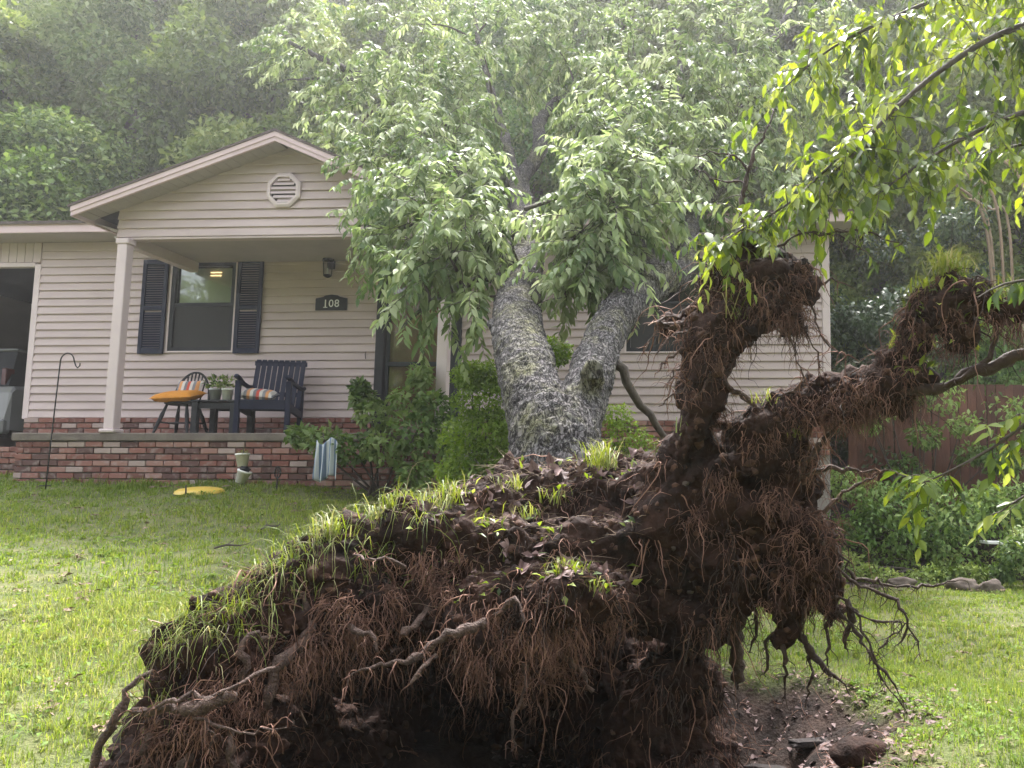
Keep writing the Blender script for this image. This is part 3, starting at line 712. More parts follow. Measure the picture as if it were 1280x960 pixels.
# ------------------------------------------------------------------ things on and around the porch
def HT(name, X, Y, Z, rz, label, cat, group=None): return empty(name, HW(X, Y, Z), -YAW + rz, label, cat, group)

# address plaque
pq = HT('address_plaque', 2.76, .03, 3.985, 0, 'dark house number plaque reading 108 on the siding beside the door', 'sign')
mb = MB(); prof = [(-.225, 0), (.225, 0), (.225, .17), (.19, .175), (.12, .19), (.09, .21), (0, .222), (-.09, .21), (-.12, .19), (-.19, .175), (-.225, .17)]
n_ = len(prof); mb.add([(x, 0, z) for x, z in prof] + [(x, -.02, z) for x, z in prof], [tuple(range(n_)), tuple(range(2 * n_ - 1, n_ - 1, -1))] + [(i, n_ + i, n_ + (i + 1) % n_, (i + 1) % n_) for i in range(n_)])
mb.build('plate', MATS['charcoal'], pq)
def text_mesh(body, size, depth=.004):
    cu = bpy.data.curves.new('digits', 'FONT'); cu.body = body; cu.size = size; cu.extrude = depth; cu.align_x = 'CENTER'; cu.align_y = 'CENTER'; cu.resolution_u = 4
    o = bpy.data.objects.new('digits', cu); col.objects.link(o); dg = bpy.context.evaluated_depsgraph_get()
    me = bpy.data.meshes.new_from_object(o.evaluated_get(dg)); bpy.data.objects.remove(o); bpy.data.curves.remove(cu); return me
for k, ch in enumerate('108'):                                      # digits with slab serifs on the 1
    tm = text_mesh(ch, .15); link('digit', tm, MATS['white_paint'], pq, (-.082 + k * .082, -.021, .092), (R(90), 0, 0))
mb = MB(); mb.box(-.11, -.052, -.026, -.0205, .036, .046); mb.build('digit_serif', MATS['white_paint'], pq)

# lantern
ln = HT('wall_lantern', 2.735, .03, 4.43, 0, 'black wall lantern hanging above the house number plaque', 'lantern')
mb = MB(); mb.box(-.05, .05, -.02, 0, .14, .34, .005); mb.build('back_plate', MATS['black_metal'], ln)
mb = MB(); mb.tube([(0, -.01, .33), (0, -.06, .38), (0, -.12, .36), (0, -.12, .31)], .009, 8); mb.build('bracket', MATS['black_metal'], ln)
mb = MB(); mb.lathe([(.0, .36), (.012, .34), (.02, .31), (.085, .25), (.09, .235), (.0, .235)], 6, (0, -.12, 0)); mb.build('roof_cap', MATS['black_metal'], ln)
mb = MB(); mb.lathe([(.07, .235), (.055, .03)], 6, (0, -.12, 0)); mb.build('glass', MATS['glass'], ln)
mb = MB()
for k in range(6):
    a = k * math.pi / 3; mb.bar((.072 * math.cos(a), -.12 + .072 * math.sin(a), .237), (.057 * math.cos(a), -.12 + .057 * math.sin(a), .025), .008)
mb.lathe([(.0, -.01), (.03, .0), (.062, .022), (.062, .034), (0, .034)], 6, (0, -.12, 0)); mb.build('cage', MATS['black_metal'], ln)
mb = MB(); mb.tube([(0, -.12, .035), (0, -.12, .13)], .012, 8); mb.build('candle', MATS['white_paint'], ln)
# thermometer-like hook on the siding
mb = MB(); mb.tube([(0, -.01, .10), (0, -.03, .06), (.004, -.02, 0)], .006, 6)
tag(mb.build('wall_hook', MATS['black_metal'], None, HW(3.28, .02, 3.30), (0, 0, -YAW), True), 'small dark hook on the bare siding between armchair and door', 'hook')

def cushion(name, w_, d_, h_, matn, loc, rot, label, cat='cushion'):
    N = 12; v = []; f = []
    for s in (1, -1):
        for i in range(N + 1):
            for j in range(N + 1):
                x, y = i / N * 2 - 1, j / N * 2 - 1
                pinch = 1 - .10 * (1 - abs(x) ** 2) * (abs(y) ** 4) - .0
                t = (max(0, 1 - x ** 4) * max(0, 1 - y ** 4)) ** .45
                v.append((x * w_ / 2 * (1 - .08 * (1 - y * y) * abs(x) ** 3), y * d_ / 2 * (1 - .08 * (1 - x * x) * abs(y) ** 3), s * (h_ / 2 * t + .001)))
    M_ = (N + 1) ** 2
    for s in (0, 1):
        for i in range(N):
            for j in range(N):
                a = s * M_ + i * (N + 1) + j; q = (a, a + N + 1, a + N + 2, a + 1); f.append(q if s == 0 else q[::-1])
    mb_ = MB(); mb_.add(v, f); o = mb_.build(name, MATS[matn], None, loc, rot, True)
    return tag(o, label, cat)

# bow-back chair
wc = HT('spindle_chair', 1.20, .80, FLOOR, R(0), 'dark bow-back spindle chair with a mustard cushion, on the porch', 'chair')
mb = MB(); mb.lathe([(0, .40), (.19, .40), (.215, .412), (.215, .43), (.20, .445), (0, .438)], 24); mb.build('seat', MATS['charcoal'], wc, smooth=True)
for sx in (-1, 1):
    for sy in (-1, 1):
        mb = MB(); t = np.linspace(0, 1, 12); pts = [(sx * (.13 + .10 * q), sy * (.12 + .11 * q), .41 - .408 * q) for q in t]
        mb.tube(pts, [.014 + .010 * math.sin(q * math.pi) + (.004 if .3 < q < .4 else 0) for q in t], 10); mb.build('leg', MATS['charcoal'], wc, smooth=True)
    mb = MB(); mb.tube([(sx * .19, -.185, .17), (sx * .19, .185, .17)], .011, 8); mb.build('stretcher', MATS['charcoal'], wc)
mb = MB(); mb.tube([(-.19, 0, .17), (.19, 0, .17)], .011, 8); mb.build('stretcher', MATS['charcoal'], wc)
mb = MB(); bow = [(.245 * math.cos(a), .15 + .09 * math.sin(a), .44 + .42 * math.sin(a)) for a in np.linspace(0, math.pi, 25)]
mb.tube(bow, .015, 8); mb.build('bow', MATS['charcoal'], wc, smooth=True)
for k in range(7):
    x = -.15 + k * .05; a = math.acos(x / .225); mb = MB(); mb.tube([(x * .8, .15, .435), (x, .15 + .09 * math.sin(a), .44 + .42 * math.sin(a))], .010, 8); mb.build('spindle', MATS['charcoal'], wc, smooth=True)
cushion('cushion', .34, .32, .10, 'plaid', HW(1.20, .71, FLOOR + .59), (R(72), 0, -YAW), 'plaid cushion in red and grey leaning in the bow-back chair')
cushion('cushion', .52, .44, .13, 'orange_fabric', HW(1.17, .86, FLOOR + .515), (R(12), R(-3), -YAW + .1), 'mustard orange cushion lying on the seat of the bow-back chair')

# side table
tb = HT('side_table', 1.76, .80, FLOOR, 0, 'low dark wooden side table holding two plant pots', 'table')
for k in range(5):
    mb = MB(); mb.box(-.30 + k * .121, -.30 + k * .121 + .116, -.25, .25, .425, .45, .004); mb.build('top_board', MATS['charcoal'], tb)
for sx in (-1, 1):
    for sy in (-1, 1):
        mb = MB(); mb.box(sx * .255 - .04, sx * .255 + .04, sy * .2 - .035, sy * .2 + .035, .002, .424, .005); mb.build('leg', MATS['charcoal'], tb)
    mb = MB(); mb.box(-.215, .215, sx * .2 - .012, sx * .2 + .012, .34, .422, .003); mb.build('apron', MATS['charcoal'], tb)

# armchair with a slatted back, turned a little
ac = HT('slatted_armchair', 2.36, .78, FLOOR, R(14), 'dark wooden armchair with tall slatted back and broad arms on the porch', 'chair')
for sx in (-1, 1):
    mb = MB(); mb.box(sx * .30 - .03, sx * .30 + .03, -.36, -.29, .002, .68, .005); mb.build('front_leg', MATS['navy'], ac)
    mb = MB(); mb.bar((sx * .30, .30, .002), (sx * .30, .34, .66), .055, .07); mb.build('rear_leg', MATS['navy'], ac)
    mb = MB(); mb.tube([(sx * .30, -.42, .725), (sx * .30, -.34, .72), (sx * .31, -.1, .67), (sx * .32, .2, .645), (sx * .32, .38, .665)], .03, 10); mb.build('arm', MATS['navy'], ac, smooth=True)
    mb = MB(); mb.bar((sx * .30, -.30, .36), (sx * .30, .33, .30), .04, .09); mb.build('side_rail', MATS['navy'], ac)
mb = MB(); mb.box(-.27, .27, -.35, -.325, .32, .43, .004); mb.build('front_rail', MATS['navy'], ac)
for k in range(5):
    y = -.31 + k * .12; mb = MB(); mb.bar((-.27, y, .43 - k * .02), (.27, y, .43 - k * .02), .105, .02); mb.build('seat_slat', MATS['navy'], ac)
for k in range(9):
    x = -.285 + k * .0712; mb = MB(); mb.bar((x, .22, .38), (x, .46, 1.05), .056, .02, (0, 1, 0)); mb.build('back_slat', MATS['navy'], ac)
mb = MB(); mb.bar((-.33, .445, 1.00), (.33, .445, 1.00), .025, .06); mb.build('top_rail', MATS['navy'], ac)
mb = MB(); mb.bar((-.30, .30, .57), (.30, .30, .57), .03, .06); mb.build('back_rail', MATS['navy'], ac)
cushion('cushion', .42, .30, .14, 'plaid', HW(2.30, .95, FLOOR + .52), (R(14), R(4), -YAW + .25), 'plaid bolster cushion lying on the seat of the slatted armchair')

# pots of greenery on the table
rng = np.random.default_rng(5)
def potted(X, Y, r_, h_, matn, label, seed, ls=.07, nlv=70):
    rg = np.random.default_rng(seed)
    t = HT('potted_plant', X, Y, FLOOR + .45, 0, label, 'potted plant', 'pots on the porch table')
    mb_ = MB(); mb_.lathe([(0, .0), (r_ * .78, .0), (r_, h_), (r_ * 1.06, h_), (r_ * 1.06, h_ * .9)], 24); mb_.lathe([(r_ * .95, h_), (r_ * .92, h_ * .88), (0, h_ * .88)], 24); mb_.build('pot', MATS[matn], t, smooth=True)
    a = rg.uniform(0, 6.28, nlv); el = rg.uniform(.1, 1.3, nlv); d = np.stack([np.cos(a) * np.cos(el), np.sin(a) * np.cos(el), np.sin(el)], 1)
    pos = np.array([0, 0, h_]) + d * rg.uniform(.02, .16, nlv)[:, None]
    link('foliage', leaf_mesh('foliage', rg, pos, d + rg.normal(0, .4, (nlv, 3)), np.tile([0, 0, 1.0], (nlv, 1)) + rg.normal(0, .3, (nlv, 3)), rg.uniform(.7, 1.2, nlv) * ls, rg.uniform(.5, .7, nlv) * ls, rg.uniform(0, 1, nlv)), MATS['leaf_wood'], t)
potted(1.66, .85, .075, .16, 'galv', 'leafy plant in a galvanised pot beside the white pot on side table', 1)
potted(1.84, .88, .07, .155, 'white_paint', 'leafy plant in a white pot on side table next to armchair', 2)

# shepherd's hook in the lawn
def G(x, y): return float(gz(x, y))
p0 = HW(.39, 2.0, 0); zb = G(p0[0], p0[1])
hk = empty('plant_hook', (p0[0], p0[1], zb), -YAW, 'thin black shepherd hook standing empty in front of the porch wall', 'garden hook')
mb = MB(); top = 3.0 - zb; pts = [(0, 0, -.2), (.02, 0, .5), (.055, 0, top)] + [(.055 + .085 - .085 * math.cos(a), 0, top + .10 * math.sin(a)) for a in np.linspace(.2, math.pi - .15, 10)] + [(.25, 0, top - .05), (.275, 0, top - .075), (.30, 0, top - .05), (.30, 0, top - .02)]
mb.tube(pts, .0075, 8); mb.build('rod', MATS['black_metal'], hk, smooth=True)
mb = MB(); mb.tube([(-.07, 0, .05), (.07, 0, .05)], .006, 6); mb.build('foot_bar', MATS['black_metal'], hk)

# tipped pots threaded on a rod
p0 = HW(2.56, 1.68, 0); zb = G(p0[0], p0[1])
tp = empty('tipsy_pot_planter', (p0[0], p0[1], zb), -YAW, 'two white pots tipped opposite ways on a rod by the brick wall', 'planter')
mb = MB(); mb.tube([(0, 0, -.1), (0, 0, .44)], .006, 6); mb.build('rod', MATS['black_metal'], tp)
for k, (z, tl, dx) in enumerate(((.035, .35, -.02), (.225, -.06, .0))):
    mb = MB(); mb.lathe([(0, 0), (.055, 0), (.075, .13), (.082, .13), (.082, .155), (.070, .155), (.062, .12), (0, .12)], 20); mb.build('pot', MATS['terracotta_white'], tp, (dx, 0, z), (0, tl, 0), True)
mb = MB(); mb.lathe([(0, 0), (.05, .0), (.062, .05), (.0, .06)], 16); mb.build('dark_pot', MATS['charcoal'], tp, (.02, 0, .175), (0, .5, 0), True)
rg = np.random.default_rng(8); n_ = 40; a = rg.uniform(0, 6.28, n_); d = np.stack([np.cos(a), np.sin(a), rg.uniform(-.3, .9, n_)], 1)
link('foliage', leaf_mesh('foliage', rg, np.array([0, 0, .38]) + d * .03, d, np.tile([0, 0, 1.0], (n_, 1)), rg.uniform(.03, .08, n_), rg.uniform(.015, .03, n_), rg.uniform(.3, 1, n_)), MATS['sod_blade'], tp)

# yellow sled-like saucer lying in the grass
p0 = HW(2.38, 2.2, 0); zb = G(p0[0], p0[1])
mb = MB(); mb.lathe([(.30, .0), (.29, .03), (.25, .055), (.15, .075), (0, .082)], 32); mb.lathe([(.30, 0), (.28, .015), (.0, .05)], 32)
o = mb.build('yellow_saucer', MATS['yellow_plastic'], None, (p0[0], p0[1], zb - .005), (R(5), 0, 0), True); o.scale = (.86, .86, .8); tag(o, 'yellow plastic saucer lying upside down in the grass by the porch', 'saucer')
p0 = HW(2.42, 2.52, 0); zb = G(p0[0], p0[1]); mb = MB(); mb.tube([(0, 0, -.05), (.004, 0, .06), (0, 0, .13)], [.009, .009, .006], 6); tag(mb.build('wooden_stake', MATS['twig'], None, (p0[0], p0[1], zb)), 'short dark stick poking up in front of the yellow saucer', 'stick')
# garden stake with a loop head
p0 = HW(3.11, 1.9, 0); zb = G(p0[0], p0[1]); gs = empty('garden_stake', (p0[0], p0[1], zb), -YAW, 'dark garden stake with an oval loop head before the brick wall', 'garden stake')
mb = MB(); mb.tube([(0, 0, -.1), (0, 0, .16)], .009, 8); mb.build('rod', MATS['black_metal'], gs)
mb = MB(); mb.tube([(.035 * math.sin(a), 0, .225 - .065 * math.cos(a)) for a in np.linspace(0, 2 * math.pi, 20)], .009, 6, False); mb.tube([(0, 0, .16), (0, 0, .285)], .006, 6); mb.build('loop_head', MATS['black_metal'], gs)

# striped cloth hanging in the shrub
def cloth():
    N, M_ = 22, 14; v = []; f = []
    for j in range(M_ + 1):
        for i in range(N + 1):
            u_, w_ = i / N - .5, j / M_
            v.append((u_ * .24 * (1 + .15 * w_), .03 * math.sin(u_ * 20 + w_) * (.4 + w_), -.42 * w_ + .04 * math.sin(u_ * 7)))
    for j in range(M_):
        for i in range(N): a = j * (N + 1) + i; f.append((a, a + 1, a + N + 2, a + N + 1))
    mb_ = MB(); mb_.add(v, f); return mb_
cl = cloth().build('striped_cloth', MATS['cloth_stripe'], None, HW(3.84, 2.25, 2.06), (0, 0, -YAW), True)
sm = cl.modifiers.new('thickness', 'SOLIDIFY'); sm.thickness = .006
tag(cl, 'blue and white striped cloth hanging out of the dark shrub', 'cloth')

# car in the carport, tail to the yard
car = HT('parked_car', -3.28, -.55, 1.93, 0, 'silver grey estate car parked tail out in the dark carport', 'car')
def car_body():
    prof = [(0.0, .42), (0, .62), (.05, .98), (.12, 1.08), (.5, 1.12), (2.9, 1.08), (3.0, 1.02), (4.3, .92), (4.45, .7), (4.45, .40)]
    mb_ = MB(); v = []; n2 = len(prof)
    for x, ins in ((-.90, .06), (-.86, 0), (.86, 0), (.90, .06)):
        for (y, z) in prof: v.append((x, min(max(y, ins), 4.45 - ins), z if abs(x) < .88 else z - .05 * (z > 1) + .0))
    f = [(k * n2 + i, k * n2 + i + 1, (k + 1) * n2 + i + 1, (k + 1) * n2 + i) for k in range(3) for i in range(n2 - 1)]
    f += [tuple(range(n2)), tuple(range(4 * n2 - 1, 3 * n2 - 1, -1))] + [(k * n2, k * n2 + n2 - 1, (k + 1) * n2 + n2 - 1, (k + 1) * n2) for k in range(3)]
    return mb_.add(v, f)
car_body().build('body', MATS['silver_paint'], car)
mb = MB(); mb.add([(-.80, .10, 1.09), (.80, .10, 1.09), (.80, 3.1, 1.06), (-.80, 3.1, 1.06), (-.62, .42, 1.66), (.62, .42, 1.66), (.62, 2.1, 1.66), (-.62, 2.1, 1.66)], [(0, 1, 5, 4), (1, 2, 6, 5), (2, 3, 7, 6), (3, 0, 4, 7), (0, 3, 2, 1)]); mb.build('windows', MATS['charcoal'], car)
mb = MB(); mb.box(-.64, .64, .38, 2.15, 1.655, 1.70, .02); mb.build('roof', MATS['silver_paint'], car)
mb = MB(); mb.box(-.88, .88, -.06, .12, .36, .58, .03); mb.build('bumper', MATS['silver_paint'], car)
for sx in (-1, 1):
    mb = MB(); mb.box(sx * .70 - .04, sx * .70 + .04, .10, .26, 1.10, 1.36, .01); mb.build('tail_light', MATS['tail_smoked'], car)
    for y in (.85, 3.6):
        mb = MB(); mb.lathe([(.19, -.10), (.32, -.10), (.34, -.07), (.34, .07), (.32, .10), (.19, .10)], 28); wh = mb.build('tyre', MATS['tyre'], car, (sx * .80, y, .34), (0, R(90), 0), True)
        mb = MB(); mb.lathe([(0, -.06), (.19, -.08), (.195, .08), (0, .06)], 20); mb.build('rim', MATS['galv'], wh)
mb = MB(); mb.box(-.26, .26, -.012, .01, .76, .88, .004); mb.build('number_plate', MATS['white_paint'], car)
mb = MB(); mb.tube([(-.1, -.005, .95), (-.1, -.03, .96), (.1, -.03, .96), (.1, -.005, .95)], .01, 6); mb.build('handle', MATS['galv'], car)
# ------------------------------------------------------------------ the uprooted tree
from mathutils import noise as mnoise
BASE = np.array([-.55, 4.5, gz(-.55, 4.5) * 1.0])
tree = empty('uprooted_tree', BASE, 0, 'large uprooted forked tree fallen against the house, its torn root plate upended', 'fallen tree')
OFF = tuple(-BASE)
def PX(rows): return np.array([[*P(a, b, d), r_] for a, b, d, r_ in rows])

def remeshed(name, parts, voxel, disp=None):
    "union of overlapping closed shapes as one continuous surface, roughened"
    mb_ = MB()
    for kind, data in parts:
        if kind == 's':
            c, r_, sq = data
            b = bmesh.new(); bmesh.ops.create_icosphere(b, subdivisions=2, radius=1)
            vv = [(c[0] + v.co.x * r_ * sq[0], c[1] + v.co.y * r_ * sq[1], c[2] + v.co.z * r_ * sq[2]) for v in b.verts]
            mb_.add(vv, [tuple(v.index for v in f.verts) for f in b.faces]); b.free()
        else:
            rows = spline(data, .05); n = 14
            mb_.tube(rows[:, :3], np.maximum(rows[:, 3], .01), n)
    o = link(name, mb_.mesh(name)); md = o.modifiers.new('r', 'REMESH'); md.mode = 'VOXEL'; md.voxel_size = voxel; md.use_smooth_shade = True
    s = o.modifiers.new('s', 'SMOOTH'); s.iterations = 2
    dg = bpy.context.evaluated_depsgraph_get(); me = bpy.data.meshes.new_from_object(o.evaluated_get(dg)); bpy.data.objects.remove(o)
    n = len(me.vertices); co = np.empty(n * 3, np.float32); me.vertices.foreach_get('co', co); co = co.reshape(-1, 3)
    no = np.empty(n * 3, np.float32); me.vertices.foreach_get('normal', no); no = no.reshape(-1, 3)
    if disp:
        d = np.array([disp(Vector(c), Vector(k)) for c, k in zip(co.tolist(), no.tolist())], np.float32); co = co + no * d[:, None]
        me.vertices.foreach_set('co', co.ravel()); me.update()
    me.name = name; return me

# --- trunk, stems and main limbs
trunk_rows = PX([(712, 700, 4.6, .33), (702, 640, 4.75, .30), (697, 590, 4.88, .285), (694, 550, 5.02, .275), (694, 525, 5.12, .25)])
left_rows = PX([(682, 550, 5.05, .20), (660, 470, 5.6, .19), (647, 402, 6.5, .185), (652, 350, 7.8, .185), (658, 300, 9.0, .165), (650, 240, 10.5, .12), (652, 222, 10.9, .105), (674, 190, 11.4, .095), (672, 150, 12.1, .075)])
right_rows = PX([(712, 550, 5.05, .17), (740, 466, 5.7, .148), (763, 405, 6.4, .148), (798, 368, 7.0, .15), (826, 347, 7.4, .14)])
ra = PX([(815, 355, 7.25, .15), (812, 318, 7.9, .13), (803, 262, 8.9, .10), (790, 200, 10, .07)])
rb_ = PX([(818, 352, 7.3, .16), (848, 334, 7.8, .14), (858, 292, 8.6, .12), (875, 250, 9.4, .10), (900, 175, 11, .075), (940, 95, 12.6, .06), (985, 15, 14, .045), (1010, -40, 15, .03)])
parts = [('t', trunk_rows), ('t', left_rows), ('t', right_rows), ('t', ra), ('t', rb_),
         ('t', PX([(735, 500, 5.35, .07), (741, 470, 5.28, .075), (742, 462, 5.18, .06)])),
         ('t', PX([(640, 420, 6.2, .12), (622, 415, 6.3, .06), (612, 402, 6.35, .03)])),
         ('t', PX([(648, 356, 7.6, .18), (642, 343, 7.55, .1), (640, 330, 7.6, .05)]))]
def bark_disp(c, n):
    a = c.y * .82 + c.z * .57; b = -c.y * .57 + c.z * .82                  # along and across the leaning stems
    q = Vector((c.x, a * .5, b)); w_ = q + Vector((mnoise.noise(c * 14), mnoise.noise(c * 14 + Vector((9, 0, 0))), mnoise.noise(c * 14 + Vector((0, 9, 0))))) * .03
    v = mnoise.voronoi(w_ * 21)[0]
    return .02 * mnoise.noise(c * 3.1) + .010 * mnoise.noise(q * 10) + .023 * (min(v[1] - v[0], .5) - .3) + .009 * mnoise.noise(q * 48)
tm = remeshed('trunk', parts, .0125, bark_disp)
link('trunk', tm, MATS['bark'], tree, OFF, smooth=True)
LIMBS = [left_rows, right_rows, ra, rb_]
def limb(rows, matn='bark', name='limb'):
    rows = spline(rows, .12); rg_ = np.random.default_rng(int(abs(rows[0, 0]) * 1e4) % 9999)
    rows[1:, :3] += rg_.normal(0, .006, (len(rows) - 1, 3))
    v, f = tube_arrays(rows[:, :3], rows[:, 3], 9)
    link(name, np_mesh(name, v, f), MATS[matn], tree, OFF, smooth=True); LIMBS.append(rows)
limb(PX([(674, 155, 12, .08), (690, 130, 12.6, .06), (728, 102, 13.2, .03), (760, 80, 13.6, .012)]))
limb(PX([(655, 330, 8.3, .10), (610, 270, 9.4, .085), (540, 180, 11, .07), (470, 105, 12.6, .06), (400, 72, 13.6, .045), (340, 40, 14.5, .02)]))
limb(PX([(470, 105, 12.6, .045), (420, 98, 13.2, .03), (360, 100, 13.8, .012)]))
limb(PX([(656, 290, 9.3, .10), (630, 170, 11.6, .07), (600, 60, 13.4, .04), (590, -20, 14.4, .02)]))
limb(PX([(800, 240, 9.3, .08), (838, 170, 10.4, .06), (850, 80, 12, .04), (830, -20, 13.5, .02)]))
limb(PX([(640, 345, 7.6, .05), (600, 350, 7.3, .035), (550, 370, 7.1, .022), (500, 410, 7.0, .01)]))
limb(PX([(645, 330, 7.8, .05), (590, 290, 7.9, .035), (520, 280, 8.1, .022), (450, 300, 8.4, .008)]))
limb(PX([(650, 335, 7.7, .012), (640, 300, 7.5, .008), (655, 262, 7.4, .004)]))
limb(PX([(812, 330, 7.5, .05), (780, 300, 7.2, .03), (730, 290, 7.0, .015), (690, 330, 6.9, .006)]))
limb(PX([(858, 280, 8.7, .05), (900, 240, 9, .035), (950, 210, 9.3, .015)]))
limb(PX([(757, 440, 5.95, .04), (778, 462, 5.95, .034), (792, 492, 6.0, .03), (812, 518, 6.1, .027), (836, 556, 6.2, .02)]), 'twig')
limb(PX([(540, 180, 11, .05), (470, 200, 11.2, .035), (420, 230, 11.4, .02), (395, 235, 11.5, .008)]))

# --- drooping leaf sprays, hung on twigs from the nearest limb
CL = [  # px, py, depth, radius, sprays
 (528, 350, 7.0, .08, 6), (562, 322, 7.1, .18, 12), (585, 285, 7.4, .32, 26), (532, 275, 7.8, .32, 24), (508, 268, 8.6, .36, 20), (545, 262, 8.2, .5, 30),
 (578, 232, 8.6, .36, 20), (502, 205, 9.6, .52, 30), (535, 182, 9.8, .5, 30), (490, 245, 9.4, .25, 12), (565, 145, 10.8, .45, 28), (530, 110, 11, .75, 36),
 (465, 140, 11.6, .62, 34), (430, 185, 12.2, .4, 16), (700, 65, 12.8, .6, 34), (605, 70, 12, .8, 36), (745, 150, 12.8, .45, 22), (520, 30, 13, .9, 36),
 (425, 60, 13.2, .9, 36), (385, 60, 14, .5, 16), (640, 5, 13.4, .9, 36), (750, 60, 12.8, .8, 34), (740, 5, 13.4, .8, 30),
 (728, 330, 6.9, .12, 6), (708, 372, 6.8, .05, 2), (742, 300, 7.0, .25, 16), (746, 318, 6.9, .2, 14), (766, 272, 7.1, .28, 20), (742, 258, 7.6, .28, 16), (760, 240, 7.6, .42, 26),
 (812, 222, 7.8, .3, 22), (775, 185, 8.8, .42, 26), (820, 180, 8.8, .52, 28), (870, 205, 9.0, .5, 26), (790, 120, 10, .65, 32), (860, 110, 10.4, .7, 32),
 (915, 150, 10.2, .6, 28), (945, 215, 9.6, .5, 22), (920, 60, 11.4, .8, 34), (840, 40, 11.8, .8, 34), (985, 110, 11.2, .7, 28), (1000, 30, 12.4, .9, 32), (900, 265, 9.4, .3, 14),
 (602, 372, 7.0, .08, 4), (612, 285, 7.6, .16, 8), (520, 300, 7.6, .10, 3), (470, 290, 9.2, .10, 4)]
rg = np.random.default_rng(77)
S0, SD, SDEP = [], [], []
allimb = np.concatenate([spline(l, .15) if len(l) < 12 else l for l in LIMBS])[:, :3]
twv, twf, nb = [], [], 0
for (px, py, d, r_, ns) in CL:
    c = P(px, py, d); near = allimb[np.argmin(np.linalg.norm(allimb - c, axis=1))]
    mid = (near + c) / 2 + np.array([0, 0, .12 * np.linalg.norm(c - near)])
    rows = spline(np.array([near, mid, c]), .15); v, f = tube_arrays(rows, np.linspace(.022, .007, len(rows)), 5); twv.append(v); twf.append(f + nb); nb += len(v)
    ns = int(ns * 1.6); u = norm(rg.normal(0, 1, (ns, 3))); p = c + u * (r_ * rg.uniform(0, 1, ns) ** .5)[:, None]
    S0.append(p); out = norm(u + np.array([0, -.55, -.15])); SD.append(out); SDEP.append(np.full(ns, d))
S0 = np.concatenate(S0); SD = np.concatenate(SD); NS = len(S0)
fv, ff, pts = fibres_arrays(rg, S0, SD, rg.uniform(.35, .7, NS), np.full(NS, .005), 6, .22, .22)
twv.append(fv); twf.append(ff + nb)
tw_me = np_mesh('twigs', np.concatenate(twv), np.concatenate(twf)); tag(link('twigs', tw_me, MATS['twig'], tree, OFF), kind='stuff')
def spray_leaves(rg_, pts, per, L0, L1, droop=.55, wr=.42, tone_c=None):
    N, K = pts.shape[0], pts.shape[1]
    t = np.tile(np.linspace(.08, 1, per), (N, 1)) * (K - 1) ; i0 = np.minimum(t.astype(int), K - 2); fr = (t - i0)[..., None]
    idx = np.arange(N)[:, None]
    pos = pts[idx, i0] * (1 - fr) + pts[idx, i0 + 1] * fr; tw = norm(pts[idx, i0 + 1] - pts[idx, i0])
    side = norm(np.cross(tw, np.array([0, 0, 1.0]) + rg_.normal(0, .25, (N, 1, 3)))); sg = np.where(np.arange(per) % 2 == 0, 1, -1)[None, :, None]
    d = norm(tw * .55 + side * sg * .75 + np.array([0, 0, -droop]) + rg_.normal(0, .22, (N, per, 3)))
    nr = norm(np.array([0, -.25, 1.0]) + rg_.normal(0, .35, (N, per, 3)))
    L = rg_.uniform(L0, L1, (N, per)) * (1 - .25 * np.linspace(0, 1, per)[None, :] ** 2)
    base = rg_.uniform(.05, .85, (N, 1)) if tone_c is None else tone_c
    tone = np.clip(base + rg_.normal(0, .18, (N, per)), 0, 1)
    n = N * per; return pos.reshape(n, 3), d.reshape(n, 3), nr.reshape(n, 3), L.ravel(), (L * rg_.uniform(wr * .85, wr * 1.15, (N, per))).ravel(), tone.ravel()
a = spray_leaves(rg, pts, 22, .09, .15, wr=.37)
tag(link('crown', leaf_mesh_fine('crown', rg, *a), MATS['leaf_fallen'], tree, OFF), kind='stuff')

# --- root plate: torn soil held by roots
def S(px, py, d, r_, sx=1, sy=1, sz=1): return ('s', (P(px, py, d), r_, (sx, sy, sz)))
soil_parts = []
# left shoulder of sod climbing from the lawn
for row in [(165, 1010, 3.15, .20), (195, 930, 3.2, .16), (225, 885, 3.25, .17), (255, 835, 3.35, .19), (305, 785, 3.45, .19), (355, 745, 3.55, .19), (405, 715, 3.65, .19), (455, 690, 3.75, .19), (505, 675, 3.8, .19),
            (225, 1000, 3.3, .25), (280, 930, 3.6, .28), (340, 850, 4.0, .27), (430, 780, 4.2, .28), (520, 730, 4.25, .27),
            (560, 665, 4.05, .2), (620, 655, 4.15, .22), (690, 645, 4.25, .22), (745, 635, 4.25, .2), (790, 635, 4.2, .2), (830, 640, 4.15, .17), (600, 640, 4.3, .17), (650, 632, 4.42, .19), (705, 628, 4.45, .19), (760, 618, 4.42, .18), (800, 612, 4.35, .18),
            (590, 700, 3.85, .19), (650, 700, 3.85, .2), (715, 705, 3.85, .2), (765, 690, 3.95, .18),
            (610, 745, 3.68, .15), (665, 750, 3.62, .16), (720, 750, 3.62, .15), (765, 745, 3.7, .12),
            (560, 745, 3.7, .10), (585, 775, 3.6, .10), (610, 800, 3.55, .085), (640, 820, 3.55, .10), (655, 855, 3.6, .07), (560, 800, 3.6, .05), (545, 705, 3.75, .09),
            (410, 760, 3.5, .10), (425, 800, 3.48, .085), (380, 790, 3.4, .09), (350, 830, 3.35, .09), (300, 820, 3.3, .1), (465, 745, 3.6, .08), (520, 735, 3.65, .09), (528, 765, 3.6, .06),
            (230, 910, 3.15, .13), (195, 955, 3.1, .12), (290, 880, 3.25, .11), (340, 890, 3.3, .07)]:
    soil_parts.append(S(*row))
